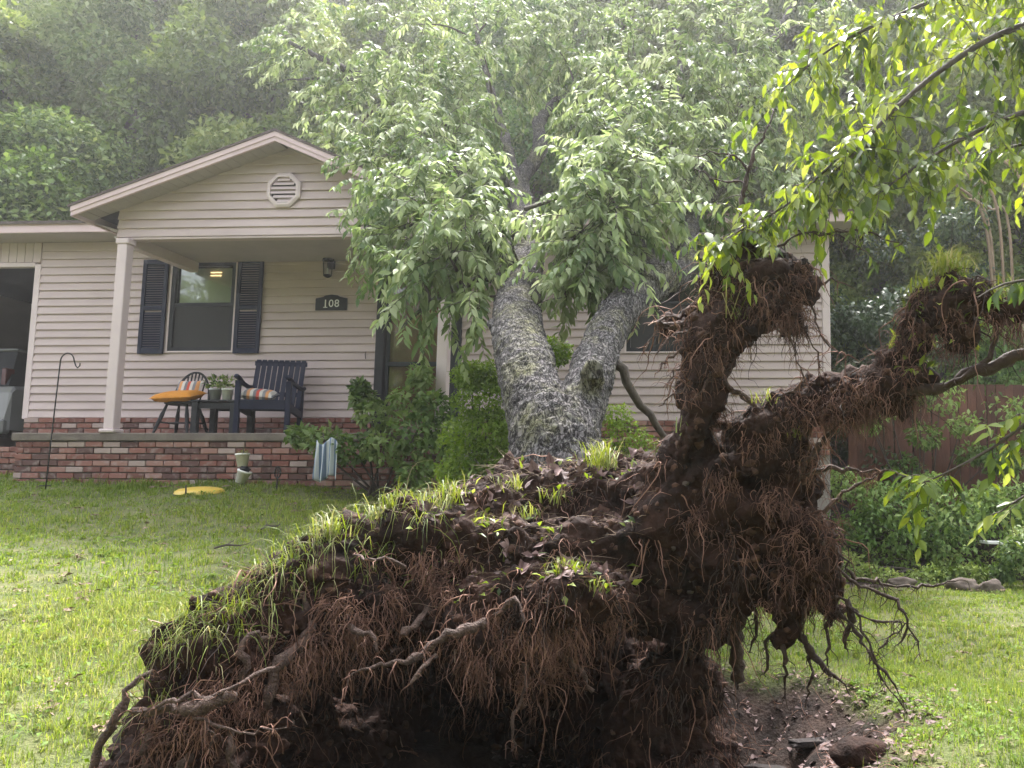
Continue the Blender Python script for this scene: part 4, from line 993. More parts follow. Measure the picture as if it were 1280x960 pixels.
# dark inner wall of the hollow
for row in [(400, 860, 4.7, .42), (520, 850, 5.0, .5), (640, 860, 5.05, .5), (760, 860, 4.9, .5), (300, 960, 4.3, .38), (480, 990, 5.0, .55), (680, 990, 5.0, .55), (840, 960, 4.6, .36), (700, 740, 4.6, .4), (560, 750, 4.55, .35), (350, 950, 4.75, .38), (430, 1000, 4.95, .45), (370, 925, 4.25, .3), (430, 955, 4.45, .35), (345, 1000, 4.1, .32)]:
    soil_parts.append(S(*row))
# right-hand mass under the standing root
for row in [(850, 620, 4.0, .17), (880, 680, 4.0, .22), (930, 640, 3.95, .22), (985, 620, 3.9, .17), (940, 700, 3.95, .22), (1000, 690, 3.85, .17), (1025, 735, 3.8, .11), (1040, 765, 3.8, .07), (870, 760, 4.05, .18), (850, 850, 4.1, .2),
            (990, 575, 3.85, .13), (960, 560, 3.85, .15), (985, 755, 3.85, .10), (975, 800, 3.85, .055), (985, 775, 3.85, .075), (1010, 665, 3.75, .12), (1030, 700, 3.7, .07), (830, 740, 4.1, .22), (815, 900, 4.15, .25), (920, 745, 4.0, .08), (905, 590, 3.95, .17)]:
    soil_parts.append(S(*row))
# standing root and its head of soil
soil_parts += [('t', PX([(830, 720, 4.0, .16), (845, 620, 3.95, .15), (868, 540, 3.88, .11), (885, 470, 3.8, .085), (893, 415, 3.76, .078), (915, 375, 3.74, .08), (950, 345, 3.74, .09)])),
               ('t', PX([(895, 455, 3.78, .06), (930, 410, 3.74, .06), (960, 380, 3.72, .07)]))]
for row in [(960, 345, 3.74, .105), (990, 350, 3.74, .085), (925, 350, 3.76, .085), (890, 365, 3.78, .07), (870, 385, 3.8, .05), (985, 385, 3.72, .07), (935, 320, 3.78, .06), (980, 320, 3.78, .06), (842, 403, 3.8, .035), (990, 410, 3.72, .035), (900, 345, 3.76, .085), (875, 355, 3.78, .055), (1005, 365, 3.72, .07), (1000, 335, 3.76, .06), (860, 400, 3.8, .045)]:
    soil_parts.append(S(*row))
# long arm reaching right
soil_parts += [('t', PX([(930, 560, 3.85, .13), (970, 525, 3.8, .12), (1020, 505, 3.75, .115), (1070, 490, 3.7, .10), (1115, 462, 3.62, .09), (1138, 425, 3.56, .075), (1155, 390, 3.52, .075), (1180, 365, 3.48, .08), (1215, 375, 3.42, .06), (1250, 388, 3.36, .055), (1300, 390, 3.3, .05), (1340, 385, 3.25, .04)]))]
for row in [(1180, 385, 3.48, .10), (1165, 400, 3.5, .08), (1195, 410, 3.48, .055), (1110, 480, 3.6, .085), (1150, 470, 3.55, .05), (1120, 500, 3.6, .06)]:
    soil_parts.append(S(*row))
def soil_disp(c, n):
    v = mnoise.voronoi(c * 13)[0]
    return .07 * mnoise.noise(c * 4.3) + .05 * mnoise.noise(c * 9.7) + .035 * (v[1] - v[0] - .25) + .024 * mnoise.noise(c * 24) + .014 * mnoise.noise(c * 52)
sm_ = remeshed('root_plate', soil_parts, .016, soil_disp)
plate = link('root_plate', sm_, MATS['soil'], tree, OFF, smooth=True)
sm_.calc_loop_triangles()
svco = np.empty(len(sm_.vertices) * 3, np.float32); sm_.vertices.foreach_get('co', svco); svco = svco.reshape(-1, 3)
tri = np.empty(len(sm_.loop_triangles) * 3, np.int32); sm_.loop_triangles.foreach_get('vertices', tri); tri = tri.reshape(-1, 3)
ta, tb_, tc_ = svco[tri[:, 0]], svco[tri[:, 1]], svco[tri[:, 2]]; cr_ = np.cross(tb_ - ta, tc_ - ta); tarea = np.linalg.norm(cr_, axis=1) / 2; tnor = norm(cr_)
tcen = (ta + tb_ + tc_) / 3
bvh = BVHTree.FromPolygons(svco.tolist(), tri.tolist())
def proj_px(p):
    q = p - CAM; z_ = q @ _f; return CXP + FPX * (q @ _r) / z_, CYP - FPX * (q @ _u) / z_, z_
def sample_soil(rg_, n, weight):
    w_ = tarea * weight; i = rg_.choice(len(tri), n, p=w_ / w_.sum()); a_, b_ = rg_.uniform(0, 1, (2, n)); s_ = a_ + b_ > 1; a_ = np.where(s_, 1 - a_, a_); b_ = np.where(s_, 1 - b_, b_)
    return ta[i] + (tb_[i] - ta[i]) * a_[:, None] + (tc_[i] - ta[i]) * b_[:, None], tnor[i]
tpx, tpy, tz = proj_px(tcen)
clump = np.array([mnoise.noise(Vector(c) * 5.5) for c in tcen.tolist()])
facing = (np.einsum('ij,ij->i', tnor, norm(CAM - tcen)) > -.45).astype(float)
wf = facing * np.clip(.05 + clump * 2.6, .012, 2) * np.where(tnor[:, 2] > .6, .35, 1)
rg = np.random.default_rng(31)
def fibre_part(name, n, L0, L1, r0, r1, matn, weight, segs=7, grav=.35, jit=.4, parent=tree):
    p, nn = sample_soil(rg, n, weight)
    L = rg.uniform(L0, L1, n) * rg.uniform(.5, 1, n)
    v, f, q = fibres_arrays(rg, p - nn * .01, nn + rg.normal(0, .5, (n, 3)), L, rg.uniform(r0, r1, n), segs, grav, jit)
    tag(link(name, np_mesh(name, v, f), MATS[matn], parent, OFF), kind='stuff'); return q
fibre_part('root_hairs', 6000, .04, .26, .0010, .0022, 'fibre', wf)
fibre_part('root_hairs', 4000, .05, .3, .001, .0026, 'fibre_dark', wf, 8, .5, .5)
fibre_part('fine_roots', 1300, .12, .5, .002, .005, 'fibre', wf * (tpx > 270), 10, .35, .32)
fibre_part('fine_roots', 420, .15, .5, .002, .005, 'root_dark', wf * (tpx > 270), 9, .35, .32)
arm = wf * ((tpx > 950) | ((tpx > 830) & (tpy < 470)))
fibre_part('root_hairs', 2600, .04, .18, .0012, .0026, 'fibre_mid', arm, 7, .35, .5)
low = wf * ((tpx > 820) & (tpy > 640))
fibre_part('fine_roots', 500, .12, .4, .002, .005, 'root_dark', low, 9, .55, .35)

# --- matted beards of fine roots hanging from the torn edge
MATTED = [(560, 740, 3.58), (585, 785, 3.48), (615, 765, 3.5), (640, 800, 3.48), (655, 845, 3.48), (600, 825, 3.45), (545, 720, 3.62), (530, 705, 3.62), (420, 750, 3.42), (435, 790, 3.42), (405, 800, 3.36), (460, 790, 3.44), (480, 750, 3.55), (350, 850, 3.24), (325, 880, 3.22), (300, 885, 3.14), (270, 890, 3.08), (240, 905, 3.04), (205, 920, 3.04), (190, 945, 3.04),
 (690, 795, 3.55), (720, 790, 3.55), (760, 770, 3.62), (700, 830, 3.6), (665, 790, 3.5), (570, 700, 3.7), (380, 810, 3.34), (312, 830, 3.26), (265, 860, 3.2),
 (900, 600, 3.76), (940, 560, 3.7), (960, 620, 3.7), (1000, 640, 3.68), (1020, 700, 3.66), (980, 720, 3.7), (950, 760, 3.76), (1030, 750, 3.68), (1000, 580, 3.7), (1020, 620, 3.66), (1035, 660, 3.64), (870, 640, 3.8), (990, 670, 3.68),
 (960, 540, 3.68), (1000, 530, 3.64), (1040, 520, 3.6), (1080, 505, 3.58), (1110, 500, 3.54), (1140, 470, 3.48), (1160, 430, 3.46), (1180, 430, 3.42), (1200, 400, 3.4), (1055, 490, 3.6), (1095, 475, 3.56), (1130, 440, 3.5), (1020, 500, 3.64), (985, 505, 3.68), (1240, 400, 3.34), (1265, 400, 3.3),
 (880, 380, 3.72), (905, 395, 3.7), (940, 385, 3.66), (980, 395, 3.66), (1000, 380, 3.68), (960, 360, 3.64), (920, 345, 3.68), (990, 345, 3.66), (870, 420, 3.72), (885, 450, 3.72), (870, 490, 3.78), (900, 520, 3.78)]
CS, CD, CN = [], [], []
for (px, py, d) in MATTED:
    hit = bvh.find_nearest(Vector(P(px, py, d))); c = np.array(hit[0]); nn_ = np.array(hit[1]); k = int(rg.integers(70, 130) * (.62 if px > 850 else 1))
    CS.append(c + rg.normal(0, .030, (k, 3)) * np.array([1.2, .8, 1.0])); CD.append(np.tile(nn_ * .6 + np.array([0, -.25, -.2]), (k, 1)) + rg.normal(0, .45, (k, 3))); CN.append(np.full(k, rg.uniform(.06, .22) * (.62 if px > 850 else 1)))
CS = np.concatenate(CS); CD = np.concatenate(CD); CN = np.concatenate(CN); n = len(CS)
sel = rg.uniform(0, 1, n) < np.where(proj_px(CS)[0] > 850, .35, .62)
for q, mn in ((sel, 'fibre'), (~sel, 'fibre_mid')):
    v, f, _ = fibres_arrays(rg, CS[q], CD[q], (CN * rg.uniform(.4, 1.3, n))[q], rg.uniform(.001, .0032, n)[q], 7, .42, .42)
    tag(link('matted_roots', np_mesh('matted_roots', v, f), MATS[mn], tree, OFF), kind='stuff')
# --- the separate roots one can follow
def root(rows, matn='root_wood', jit=.014):
    rows = spline(PX(rows), .03); rg_ = np.random.default_rng(int(abs(rows[0, 0] * 7919 + rows[0, 2] * 131) * 100) % 99999)
    k = np.cumsum(rg_.normal(0, jit * .5, (len(rows), 3)), axis=0); k -= np.linspace(0, 1, len(k))[:, None] * k[-1]; rows[:, :3] += k + rg_.normal(0, .0038, k.shape)
    rad = rows[:, 3] * (.9 + rg_.normal(0, .2, len(rows))); v, f = tube_arrays(rows[:, :3], np.maximum(rad, .0015), 8)
    o = link('root', np_mesh('root', v, f), MATS[matn], tree, OFF, smooth=True)
    n = max(4, int(len(rows) * 2.2)); i = rg_.integers(0, len(rows), n)
    v, f, _ = fibres_arrays(rg_, rows[i, :3], rg_.normal(0, 1, (n, 3)), rg_.uniform(.02, .16, n) * rg_.uniform(.4, 1, n), rg_.uniform(.001, .0034, n), 7, .25, .28)
    tag(link('rootlets', np_mesh('rootlets', v, f), MATS['fibre' if matn == 'root_wood' else 'root_dark'], o), kind='stuff')
RW = [
 [(377, 745, 3.42, .02), (376, 793, 3.34, .021), (350, 832, 3.26, .026), (336, 872, 3.22, .018), (330, 885, 3.22, .008)],
 [(340, 800, 3.3, .012), (318, 795, 3.26, .013), (306, 815, 3.22, .014), (308, 835, 3.2, .014), (303, 856, 3.2, .010)],
 [(165, 884, 3.05, .012), (208, 886, 3.02, .023), (267, 881, 3.02, .026), (294, 870, 3.05, .020)],
 [(167, 890, 3.0, .005), (230, 872, 3.0, .009), (296, 858, 3.05, .010), (346, 834, 3.15, .008)],
 [(108, 965, 3.0, .013), (138, 905, 3.02, .016), (160, 866, 3.06, .014), (190, 838, 3.12, .009)],
 [(448, 842, 3.25, .004), (485, 830, 3.27, .010), (516, 823, 3.3, .015), (546, 805, 3.33, .016), (586, 788, 3.36, .021), (606, 780, 3.42, .023)],
 [(514, 853, 3.24, .005), (530, 838, 3.27, .010), (546, 820, 3.32, .013)],
 [(448, 842, 3.25, .004), (440, 846, 3.24, .003), (434, 858, 3.22, .002)],
 [(500, 792, 3.4, .012), (516, 780, 3.45, .017), (535, 762, 3.55, .018)],
 [(440, 693, 3.5, .004), (475, 700, 3.45, .006), (505, 710, 3.5, .007)],
 [(240, 895, 3.0, .006), (300, 905, 2.98, .006), (360, 908, 2.98, .003)],
 [(262, 900, 3.0, .005), (268, 925, 2.98, .004), (262, 945, 2.98, .002)],
 [(440, 780, 3.4, .012), (462, 790, 3.35, .012), (470, 815, 3.33, .006)],
 [(620, 770, 3.48, .010), (650, 752, 3.45, .012), (655, 775, 3.4, .006)],
 [(655, 830, 3.45, .012), (650, 870, 3.42, .010), (640, 905, 3.42, .006), (638, 940, 3.42, .002)],
 [(690, 800, 3.6, .012), (720, 830, 3.55, .012), (740, 862, 3.55, .007)],
 [(240, 940, 3.0, .016), (225, 965, 2.98, .02), (212, 1000, 2.96, .018)], [(190, 920, 3.02, .012), (182, 960, 3.0, .016), (170, 1000, 2.98, .016)], [(290, 910, 3.08, .012), (282, 950, 3.04, .014), (276, 1000, 3.02, .012)],
 [(872, 398, 3.78, .024), (848, 402, 3.74, .022), (832, 404, 3.72, .018), (822, 404, 3.71, .006)],
 [(846, 395, 3.72, .006), (822, 400, 3.66, .006), (812, 425, 3.64, .004), (803, 440, 3.63, .003)],
 [(872, 418, 3.74, .006), (850, 416, 3.66, .005), (832, 428, 3.62, .004), (822, 440, 3.6, .003)],
 [(872, 432, 3.74, .006), (848, 440, 3.66, .006), (828, 458, 3.62, .004), (820, 466, 3.6, .003)],
 [(868, 452, 3.76, .005), (845, 470, 3.68, .005), (834, 480, 3.65, .003)],
 [(862, 470, 3.78, .005), (842, 492, 3.7, .004), (824, 505, 3.68, .003)],
 [(890, 470, 3.72, .005), (875, 490, 3.66, .004), (864, 505, 3.66, .002)],
 [(975, 400, 3.68, .006), (988, 430, 3.66, .006), (1000, 460, 3.66, .004), (1004, 482, 3.66, .003)],
 [(1000, 395, 3.7, .006), (1016, 430, 3.68, .006), (1024, 470, 3.68, .003)],
 [(1008, 380, 3.72, .005), (1026, 408, 3.7, .005), (1040, 430, 3.7, .004), (1058, 452, 3.7, .002)],
 [(1005, 360, 3.74, .006), (1030, 350, 3.72, .006), (1050, 352, 3.72, .003)],
 [(905, 478, 3.75, .012), (930, 495, 3.72, .014), (948, 512, 3.72, .010)],
 [(968, 500, 3.72, .007), (995, 488, 3.68, .007), (1016, 478, 3.68, .004)],
 [(1000, 590, 3.75, .012), (1020, 565, 3.7, .011), (1034, 545, 3.68, .008), (1034, 528, 3.68, .005)],
 [(1000, 600, 3.75, .012), (1040, 590, 3.68, .010), (1080, 588, 3.62, .006), (1115, 587, 3.6, .002)],
 [(1020, 640, 3.72, .010), (1060, 610, 3.64, .008), (1090, 600, 3.6, .005), (1100, 590, 3.6, .002)],
]
for q in RW: root(q)
RD = [
 [(1030, 680, 3.7, .016), (1062, 702, 3.68, .012), (1080, 719, 3.68, .011), (1106, 730, 3.7, .010), (1146, 732, 3.75, .009), (1194, 726, 3.8, .006)],
 [(1030, 700, 3.7, .016), (1066, 730, 3.66, .012), (1112, 744, 3.62, .011), (1132, 768, 3.6, .009), (1138, 788, 3.6, .008), (1122, 808, 3.6, .003)],
 [(1138, 786, 3.6, .007), (1146, 800, 3.6, .005), (1150, 818, 3.6, .002)], [(1136, 776, 3.6, .006), (1112, 792, 3.6, .005), (1098, 808, 3.6, .005), (1090, 822, 3.6, .003)],
 [(1040, 745, 3.7, .014), (1067, 764, 3.66, .010), (1089, 802, 3.62, .009), (1113, 850, 3.58, .007), (1134, 890, 3.56, .002)],
 [(1045, 765, 3.7, .014), (1068, 785, 3.66, .012), (1093, 822, 3.62, .010), (1112, 855, 3.58, .007), (1128, 872, 3.56, .002)],
 [(1066, 763, 3.66, .008), (1095, 776, 3.62, .007), (1128, 780, 3.6, .004)],
 [(1055, 750, 3.7, .018), (1060, 775, 3.7, .022), (1058, 803, 3.7, .012), (1062, 812, 3.7, .003)],
 [(1036, 770, 3.75, .010), (1036, 800, 3.75, .012), (1033, 830, 3.75, .004)],
 [(915, 750, 3.95, .045), (914, 790, 3.95, .05), (920, 835, 3.95, .045), (922, 862, 3.95, .01)],
 [(975, 800, 3.8, .02), (976, 840, 3.8, .013), (979, 875, 3.8, .004)], [(1000, 790, 3.8, .03), (1012, 820, 3.78, .026), (1035, 845, 3.75, .016), (1062, 866, 3.74, .004)],
 [(1012, 818, 3.8, .014), (1014, 850, 3.8, .010), (1006, 882, 3.8, .004)], [(965, 790, 3.82, .012), (962, 825, 3.82, .01), (958, 848, 3.82, .003)], [(940, 760, 3.9, .02), (945, 790, 3.88, .014), (938, 815, 3.88, .004)],
 [(890, 760, 4.0, .02), (880, 800, 3.98, .02), (872, 840, 3.98, .014), (868, 880, 4.0, .012)],
 [(1090, 495, 3.6, .045), (1150, 492, 3.5, .036), (1190, 486, 3.46, .034), (1235, 465, 3.42, .036), (1280, 448, 3.38, .038), (1340, 425, 3.3, .038)],
 [(1180, 480, 3.46, .02), (1215, 470, 3.42, .016), (1240, 440, 3.4, .012), (1250, 400, 3.38, .012)],
 [(1045, 510, 3.7, .014), (1040, 540, 3.66, .012), (1020, 568, 3.66, .007)],
]
for q in RD: root([(a, b, c, max(.0022, r_ * .74)) for a, b, c, r_ in q], 'root_dark')
# dead stems still standing in the torn-up soil
for q in [[(925, 330, 3.76, .016), (926, 270, 3.8, .013), (934, 215, 3.85, .010), (958, 165, 3.9, .006), (965, 135, 3.95, .003)], [(930, 230, 3.83, .006), (900, 225, 3.85, .004), (868, 210, 3.88, .002)], [(932, 215, 3.85, .005), (905, 190, 3.85, .004), (865, 195, 3.86, .002)],
          [(955, 330, 3.74, .008), (1000, 290, 3.7, .006), (1070, 288, 3.66, .005), (1128, 305, 3.62, .002)], [(1000, 290, 3.7, .004), (1060, 300, 3.72, .003), (1110, 330, 3.7, .002)]]:
    root(q, 'root_dark', .012)

# --- clods, small stones and snapped root ends
bi = bmesh.new(); bmesh.ops.create_icosphere(bi, subdivisions=1, radius=1); iv = np.array([v.co[:] for v in bi.verts]); itri = np.array([[v.index for v in f.verts] for f in bi.faces]); bi.free()
def lumps(name, n, r0, r1, matn, weight):
    p, nn = sample_soil(rg, n, weight); s_ = rg.uniform(0, 1, (n, 1, 1)) ** 2 * (r1 - r0) + r0
    v = p[:, None] - nn[:, None] * s_ * .2 + iv[None] * s_ * rg.uniform(.6, 1.3, (n, len(iv), 1)) * rg.uniform(.6, 1.2, (n, 1, 3))
    f = (np.arange(n) * len(iv))[:, None, None] + itri[None]; tag(link(name, np_mesh(name, v.reshape(-1, 3), f.reshape(-1, 3)), MATS[matn], tree, OFF), kind='stuff')
lumps('soil_clods', 2600, .006, .034, 'clod', facing * np.clip(.6 - clump, .1, 1)); lumps('soil_clods', 1500, .006, .04, 'soil', facing); lumps('pebbles', 130, .006, .02, 'stone', facing)
p, nn = sample_soil(rg, 150, wf); v, f, _ = fibres_arrays(rg, p - nn * .02, nn + rg.normal(0, .5, (150, 3)) + np.array([0, -.3, -.3]), rg.uniform(.05, .13, 150), rg.uniform(.003, .010, 150), 4, .08, .12)
tag(link('snapped_roots', np_mesh('snapped_roots', v, f), MATS['pale_wood'], tree, OFF), kind='stuff')
# --- sod and weeds still growing on the plate
def blade_set(rg_, pos, h, w_, out, lean):
    az = np.arctan2(out[:, 1], out[:, 0]) + rg_.normal(0, .7, len(pos)); return blades_arrays(rg_, pos, h, w_, az, lean)
wsod = np.clip(tnor[:, 2] + .05, 0, 1) * (tpx < 560) * (tpy < 900) * np.clip(.5 + 1.5 * clump, .05, 1)
edge_line = np.interp(tpx, [100, 180, 260, 340, 430, 520], [900, 830, 770, 705, 660, 630])
wsod = wsod * (np.abs(tpy - edge_line) < 75)
p, nn = sample_soil(rg, 2300, wsod); n = len(p)
V1, F1 = blade_set(rg, p, rg.uniform(.02, .15, n) * rg.uniform(.35, 1, n), rg.uniform(.002, .0045, n), nn, rg.uniform(.2, 1.8, n))
tn = np.repeat(np.clip(rg.normal(.5, .25, n), 0, 1), 5)
tufts = [(565, 625, 3.95, 70, .13), (550, 640, 3.9, 40, .10), (635, 618, 4.1, 40, .1), (660, 640, 4.0, 40, .10), (690, 628, 4.1, 35, .09), (745, 572, 4.2, 80, .15), (760, 575, 4.2, 40, .12), (715, 735, 3.55, 60, .10), (735, 745, 3.55, 30, .08),
         (600, 655, 3.9, 30, .08), (650, 690, 3.8, 30, .08), (1180, 335, 3.46, 110, .10), (1195, 340, 3.45, 60, .08), (1150, 365, 3.5, 50, .07), (1265, 370, 3.35, 40, .08), (905, 345, 3.74, 25, .18), (925, 400, 3.66, 30, .16), (985, 545, 3.75, 30, .09), (955, 500, 3.72, 30, .07), (480, 650, 3.75, 50, .1), (500, 645, 3.75, 40, .1), (420, 675, 3.6, 60, .12), (850, 545, 3.8, 8, .12)]
for (px, py, d, k, hh) in tufts:
    hit = bvh.find_nearest(Vector(P(px, py, d)))[0]
    q = np.tile(np.array(hit), (k, 1)) + rg.normal(0, .035, (k, 3)) * np.array([1, 1, .3]); V2, F2 = blades_arrays(rg, q, rg.uniform(.5, 1.2, k) * hh, rg.uniform(.003, .007, k), rg.uniform(0, 6.28, k), rg.uniform(.3, 1.4, k))
    F1 = np.concatenate([F1, F2 + len(V1)]); V1 = np.concatenate([V1, V2]); tn = np.concatenate([tn, np.repeat(np.clip(rg.normal(.6, .2, k), 0, 1), 5)])
tag(link('sod_grass', np_mesh('sod_grass', V1, F1, tn), MATS['sod_blade'], tree, OFF), kind='stuff')
p, nn = sample_soil(rg, 900, wsod); n = len(p)
v, f, _ = fibres_arrays(rg, p, nn * .6 + np.array([.25, -.7, .5]) + rg.normal(0, .35, (n, 3)), rg.uniform(.08, .26, n), rg.uniform(.0014, .0026, n), 6, .38, .12)
tag(link('drooping_grass', np_mesh('drooping_grass', v, f, np.repeat(np.clip(rg.normal(.55, .25, n), 0, 1), 21)), MATS['sod_blade'], tree, OFF), kind='stuff')
# small weeds: flat broad leaves
wweed = np.clip(tnor[:, 2], 0, 1) * (tpx > 480) * (tpx < 800) * (tpy < 760) * np.clip(clump + .3, 0, 1)
p, nn = sample_soil(rg, 420, wweed); n = len(p); d = nn + rg.normal(0, .7, (n, 3)) + np.array([0, -.3, 0])
p2, nn2 = sample_soil(rg, 160, np.clip(tnor[:, 2] + .6, 0, 1) * (tpx > 1100) * (tpy < 470)); p = np.concatenate([p, p2]); d = np.concatenate([d, nn2 + rg.normal(0, .6, (160, 3))]); n = len(p)
tag(link('weeds', leaf_mesh('weeds', rg, p, d, np.tile([0, -.3, 1.0], (n, 1)) + rg.normal(0, .3, (n, 3)), rg.uniform(.03, .065, n), rg.uniform(.015, .028, n), rg.uniform(0, 1, n)), MATS['leaf_bright'], tree, OFF), kind='stuff')
p, nn = sample_soil(rg, 1500, np.clip(tnor[:, 2], 0, 1) * (tpx > 480) * (tpx < 830) * (tpy < 760) * facing); n = len(p); a = rg.uniform(0, 6.28, n)
v, f, _ = fibres_arrays(rg, p + nn * .006, np.stack([np.cos(a), np.sin(a), rg.uniform(-.2, .4, n)], 1), rg.uniform(.04, .16, n), rg.uniform(.0008, .002, n), 4, .06, .15)
tag(link('straw_litter', np_mesh('straw_litter', v, f), MATS['straw'], tree, OFF), kind='stuff')
# brown dead leaves lying on it, each one a leaf
wl = np.clip(tnor[:, 2] + .2, 0, 1) * (tpx > 530) * (tpx < 800) * (tpy < 730) * facing
p, nn = sample_soil(rg, 230, wl)
def dead_leaf_mesh(k):
    rg_ = np.random.default_rng(k); v = []; f = []
    lob = [(0, 0), (.25, .32), (.4, .22), (.6, .40), (.72, .25), (1, 0), (.72, -.25), (.6, -.40), (.4, -.22), (.25, -.32)]
    c1, c2 = rg_.uniform(-.9, 1.4, 2)
    for (x, y) in lob + [(.3, 0), (.6, 0)]: v.append((x - .5, y * .9, c1 * (x - .5) ** 2 + c2 * y * y * 1.4 + rg_.normal(0, .03)))
    f = [(0, 1, 10), (1, 2, 10), (2, 11, 10), (2, 3, 11), (3, 4, 11), (4, 5, 11), (5, 6, 11), (6, 7, 11), (7, 8, 11), (8, 10, 11), (8, 9, 10), (9, 0, 10)]
    me = bpy.data.meshes.new('dead_leaf'); me.from_pydata(v, [], f); me.materials.append(MATS['dead_leaf_mat']); return me
DL = [dead_leaf_mesh(k) for k in range(6)]
for k in range(len(p)):
    o = link('dead_leaf', DL[k % 6], None, plate, tuple(p[k] + nn[k] * .012)); o.rotation_euler = (Vector(nn[k]) + Vector(rg.normal(0, .35, 3))).to_track_quat('Z', 'Y').to_euler()
    o.rotation_euler.rotate_axis('Z', rg.uniform(0, 6.28)); s_ = rg.uniform(.05, .115); o.scale = (s_, s_ * rg.uniform(.45, .9), s_ * rg.uniform(.8, 1.6))
# ------------------------------------------------------------------ vegetation
def crown_arrays(rg_, blobs, per, L0, L1, wr=.5, up=.5, out=.5):
    "leaf faces on the shells of many small clumps; lighter tone on some clumps"
    P_, D_, N_, T_ = [], [], [], []
    for (c, r_) in blobs:
        u = norm(rg_.normal(0, 1, (per, 3))); rr = r_ * rg_.uniform(.35, 1.05, per) ** .6
        P_.append(np.asarray(c) + u * rr[:, None] * np.array([1, 1, .75])); D_.append(u * out + rg_.normal(0, .6, (per, 3)) + np.array([0, 0, -.35]))
        N_.append(u * .5 + np.array([0, 0, up]) + rg_.normal(0, .35, (per, 3))); T_.append(np.clip(rg_.uniform(.1, .8) + rg_.normal(0, .17, per), 0, 1))
    p = np.concatenate(P_); n = len(p); L = rg_.uniform(L0, L1, n)
    return p, np.concatenate(D_), np.concatenate(N_), L, L * rg_.uniform(wr * .8, wr * 1.2, n), np.concatenate(T_)

# --- wooded hillside: tree kinds, then copies
def make_tree(seed, Hh, Rr, nb, per, matn, L0=.12, L1=.24):
    rg_ = np.random.default_rng(seed); blobs = []; limbs = MB(); z0 = Hh * .12
    top = np.array([rg_.normal(0, .3), rg_.normal(0, .3), Hh * .93])
    tr = spline(np.array([[0, 0, -.6, .24], [rg_.normal(0, .1), rg_.normal(0, .1), Hh * .35, .19], [rg_.normal(0, .25), rg_.normal(0, .25), Hh * .65, .12], [*top, .03]]), .5)
    for k in range(nb):
        t = rg_.uniform(0, 1) ** .8; a = rg_.uniform(0, 6.28); z = z0 + (Hh - z0) * t
        prof = Rr * (math.sin(math.pi * min(1, (t * .86 + .14))) ** .6); q = rg_.uniform(.55, 1.0) if rg_.random() < .8 else rg_.uniform(.1, .5)
        c = np.array([math.cos(a) * prof * q, math.sin(a) * prof * q, z]); blobs.append((c, rg_.uniform(.6, 1.25)))
        if k % 3 == 0:
            b = tr[np.argmin(np.abs(tr[:, 2] - (z - .25 * Rr)))]; mid = (b[:3] + c) / 2 + np.array([0, 0, .15]); rows = spline(np.array([b[:3], mid, c]), .4); limbs.tube(rows, np.linspace(b[3] * .45 + .01, .012, len(rows)), 5, False)
    tk = MB(); tk.tube(tr[:, :3], tr[:, 3], 9)
    return tk.mesh('trunk'), limbs.mesh('limbs'), quad_leaves('crown', *crown_arrays(rg_, blobs, per, L0, L1)), matn
for kk in (1,):
    KINDS = [make_tree(1, 13, 3.4, 80, 800, 'leaf_wood'), make_tree(2, 15, 3.8, 90, 800, 'leaf_wood_b'), make_tree(3, 11, 3.2, 74, 800, 'leaf_wood'), make_tree(4, 9, 2.9, 80, 700, 'leaf_wood')]
rt = random.Random(3)
def put_tree(x, y, kind, s, label, group=None, name='hillside_tree', matn=None):
    t = empty(name, (x, y, G(x, y) - .1), rt.uniform(0, 6.28), label, 'tree', group); t.scale = (s, s, s * rt.uniform(.92, 1.1))
    tk, lb, cr, mn = KINDS[kind]
    link('trunk', tk, MATS['trunk_bg'], t, smooth=True); tag(link('limbs', lb, MATS['trunk_bg'], t, smooth=True), kind='stuff')
    link('crown', cr, MATS[mn], t)
    return t
spots = []
for x in np.arange(-26, 22, 3.6): spots.append((x + rt.uniform(-.8, .8), 23 + rt.uniform(-1, 1.6), rt.choice([0, 2, 2, 1]), rt.uniform(.85, 1.05)))
for x in np.arange(-30, 27, 4.3): spots.append((x + rt.uniform(-1, 1), 29 + rt.uniform(-1.5, 1.5), rt.choice([0, 1, 1]), rt.uniform(.95, 1.2)))
for x in np.arange(-36, 32, 5.2): spots.append((x + rt.uniform(-1.4, 1.4), 37 + rt.uniform(-2, 2), rt.choice([0, 1]), rt.uniform(1.05, 1.3)))
for x in np.arange(-42, 38, 6.0): spots.append((x + rt.uniform(-1.4, 1.4), 46 + rt.uniform(-2, 2), rt.choice([0, 1]), rt.uniform(1.1, 1.35)))
for (x, y, k, s) in spots: put_tree(x, y, k, s, 'leafy green tree on the wooded hillside behind the house', 'trees on the wooded hillside')
for x in np.arange(-22, 23, 4.4): put_tree(x + rt.uniform(-.8, .8), -11 + rt.uniform(-1.5, 1), rt.choice([0, 1, 2]), rt.uniform(.8, 1.0), 'unseen leafy tree added behind the camera to block frontal light', 'unseen trees added to block light', 'unseen_shade_tree')  # unseen row added behind the camera to cut low frontal sky light
put_tree(-14.3, 19.6, 3, .9, 'bright green bushy tree rising behind the carport roof', name='bushy_tree')
put_tree(6.4, 17.5, 2, .8, 'dark leafy tree behind the brown board fence', name='fence_tree')
put_tree(9.5, 14.5, 2, .85, 'leafy tree at the far end of the brown board fence', name='fence_tree')
put_tree(4.2, 20.0, 0, .8, 'tall leafy tree past the rear corner of the house', name='corner_tree')

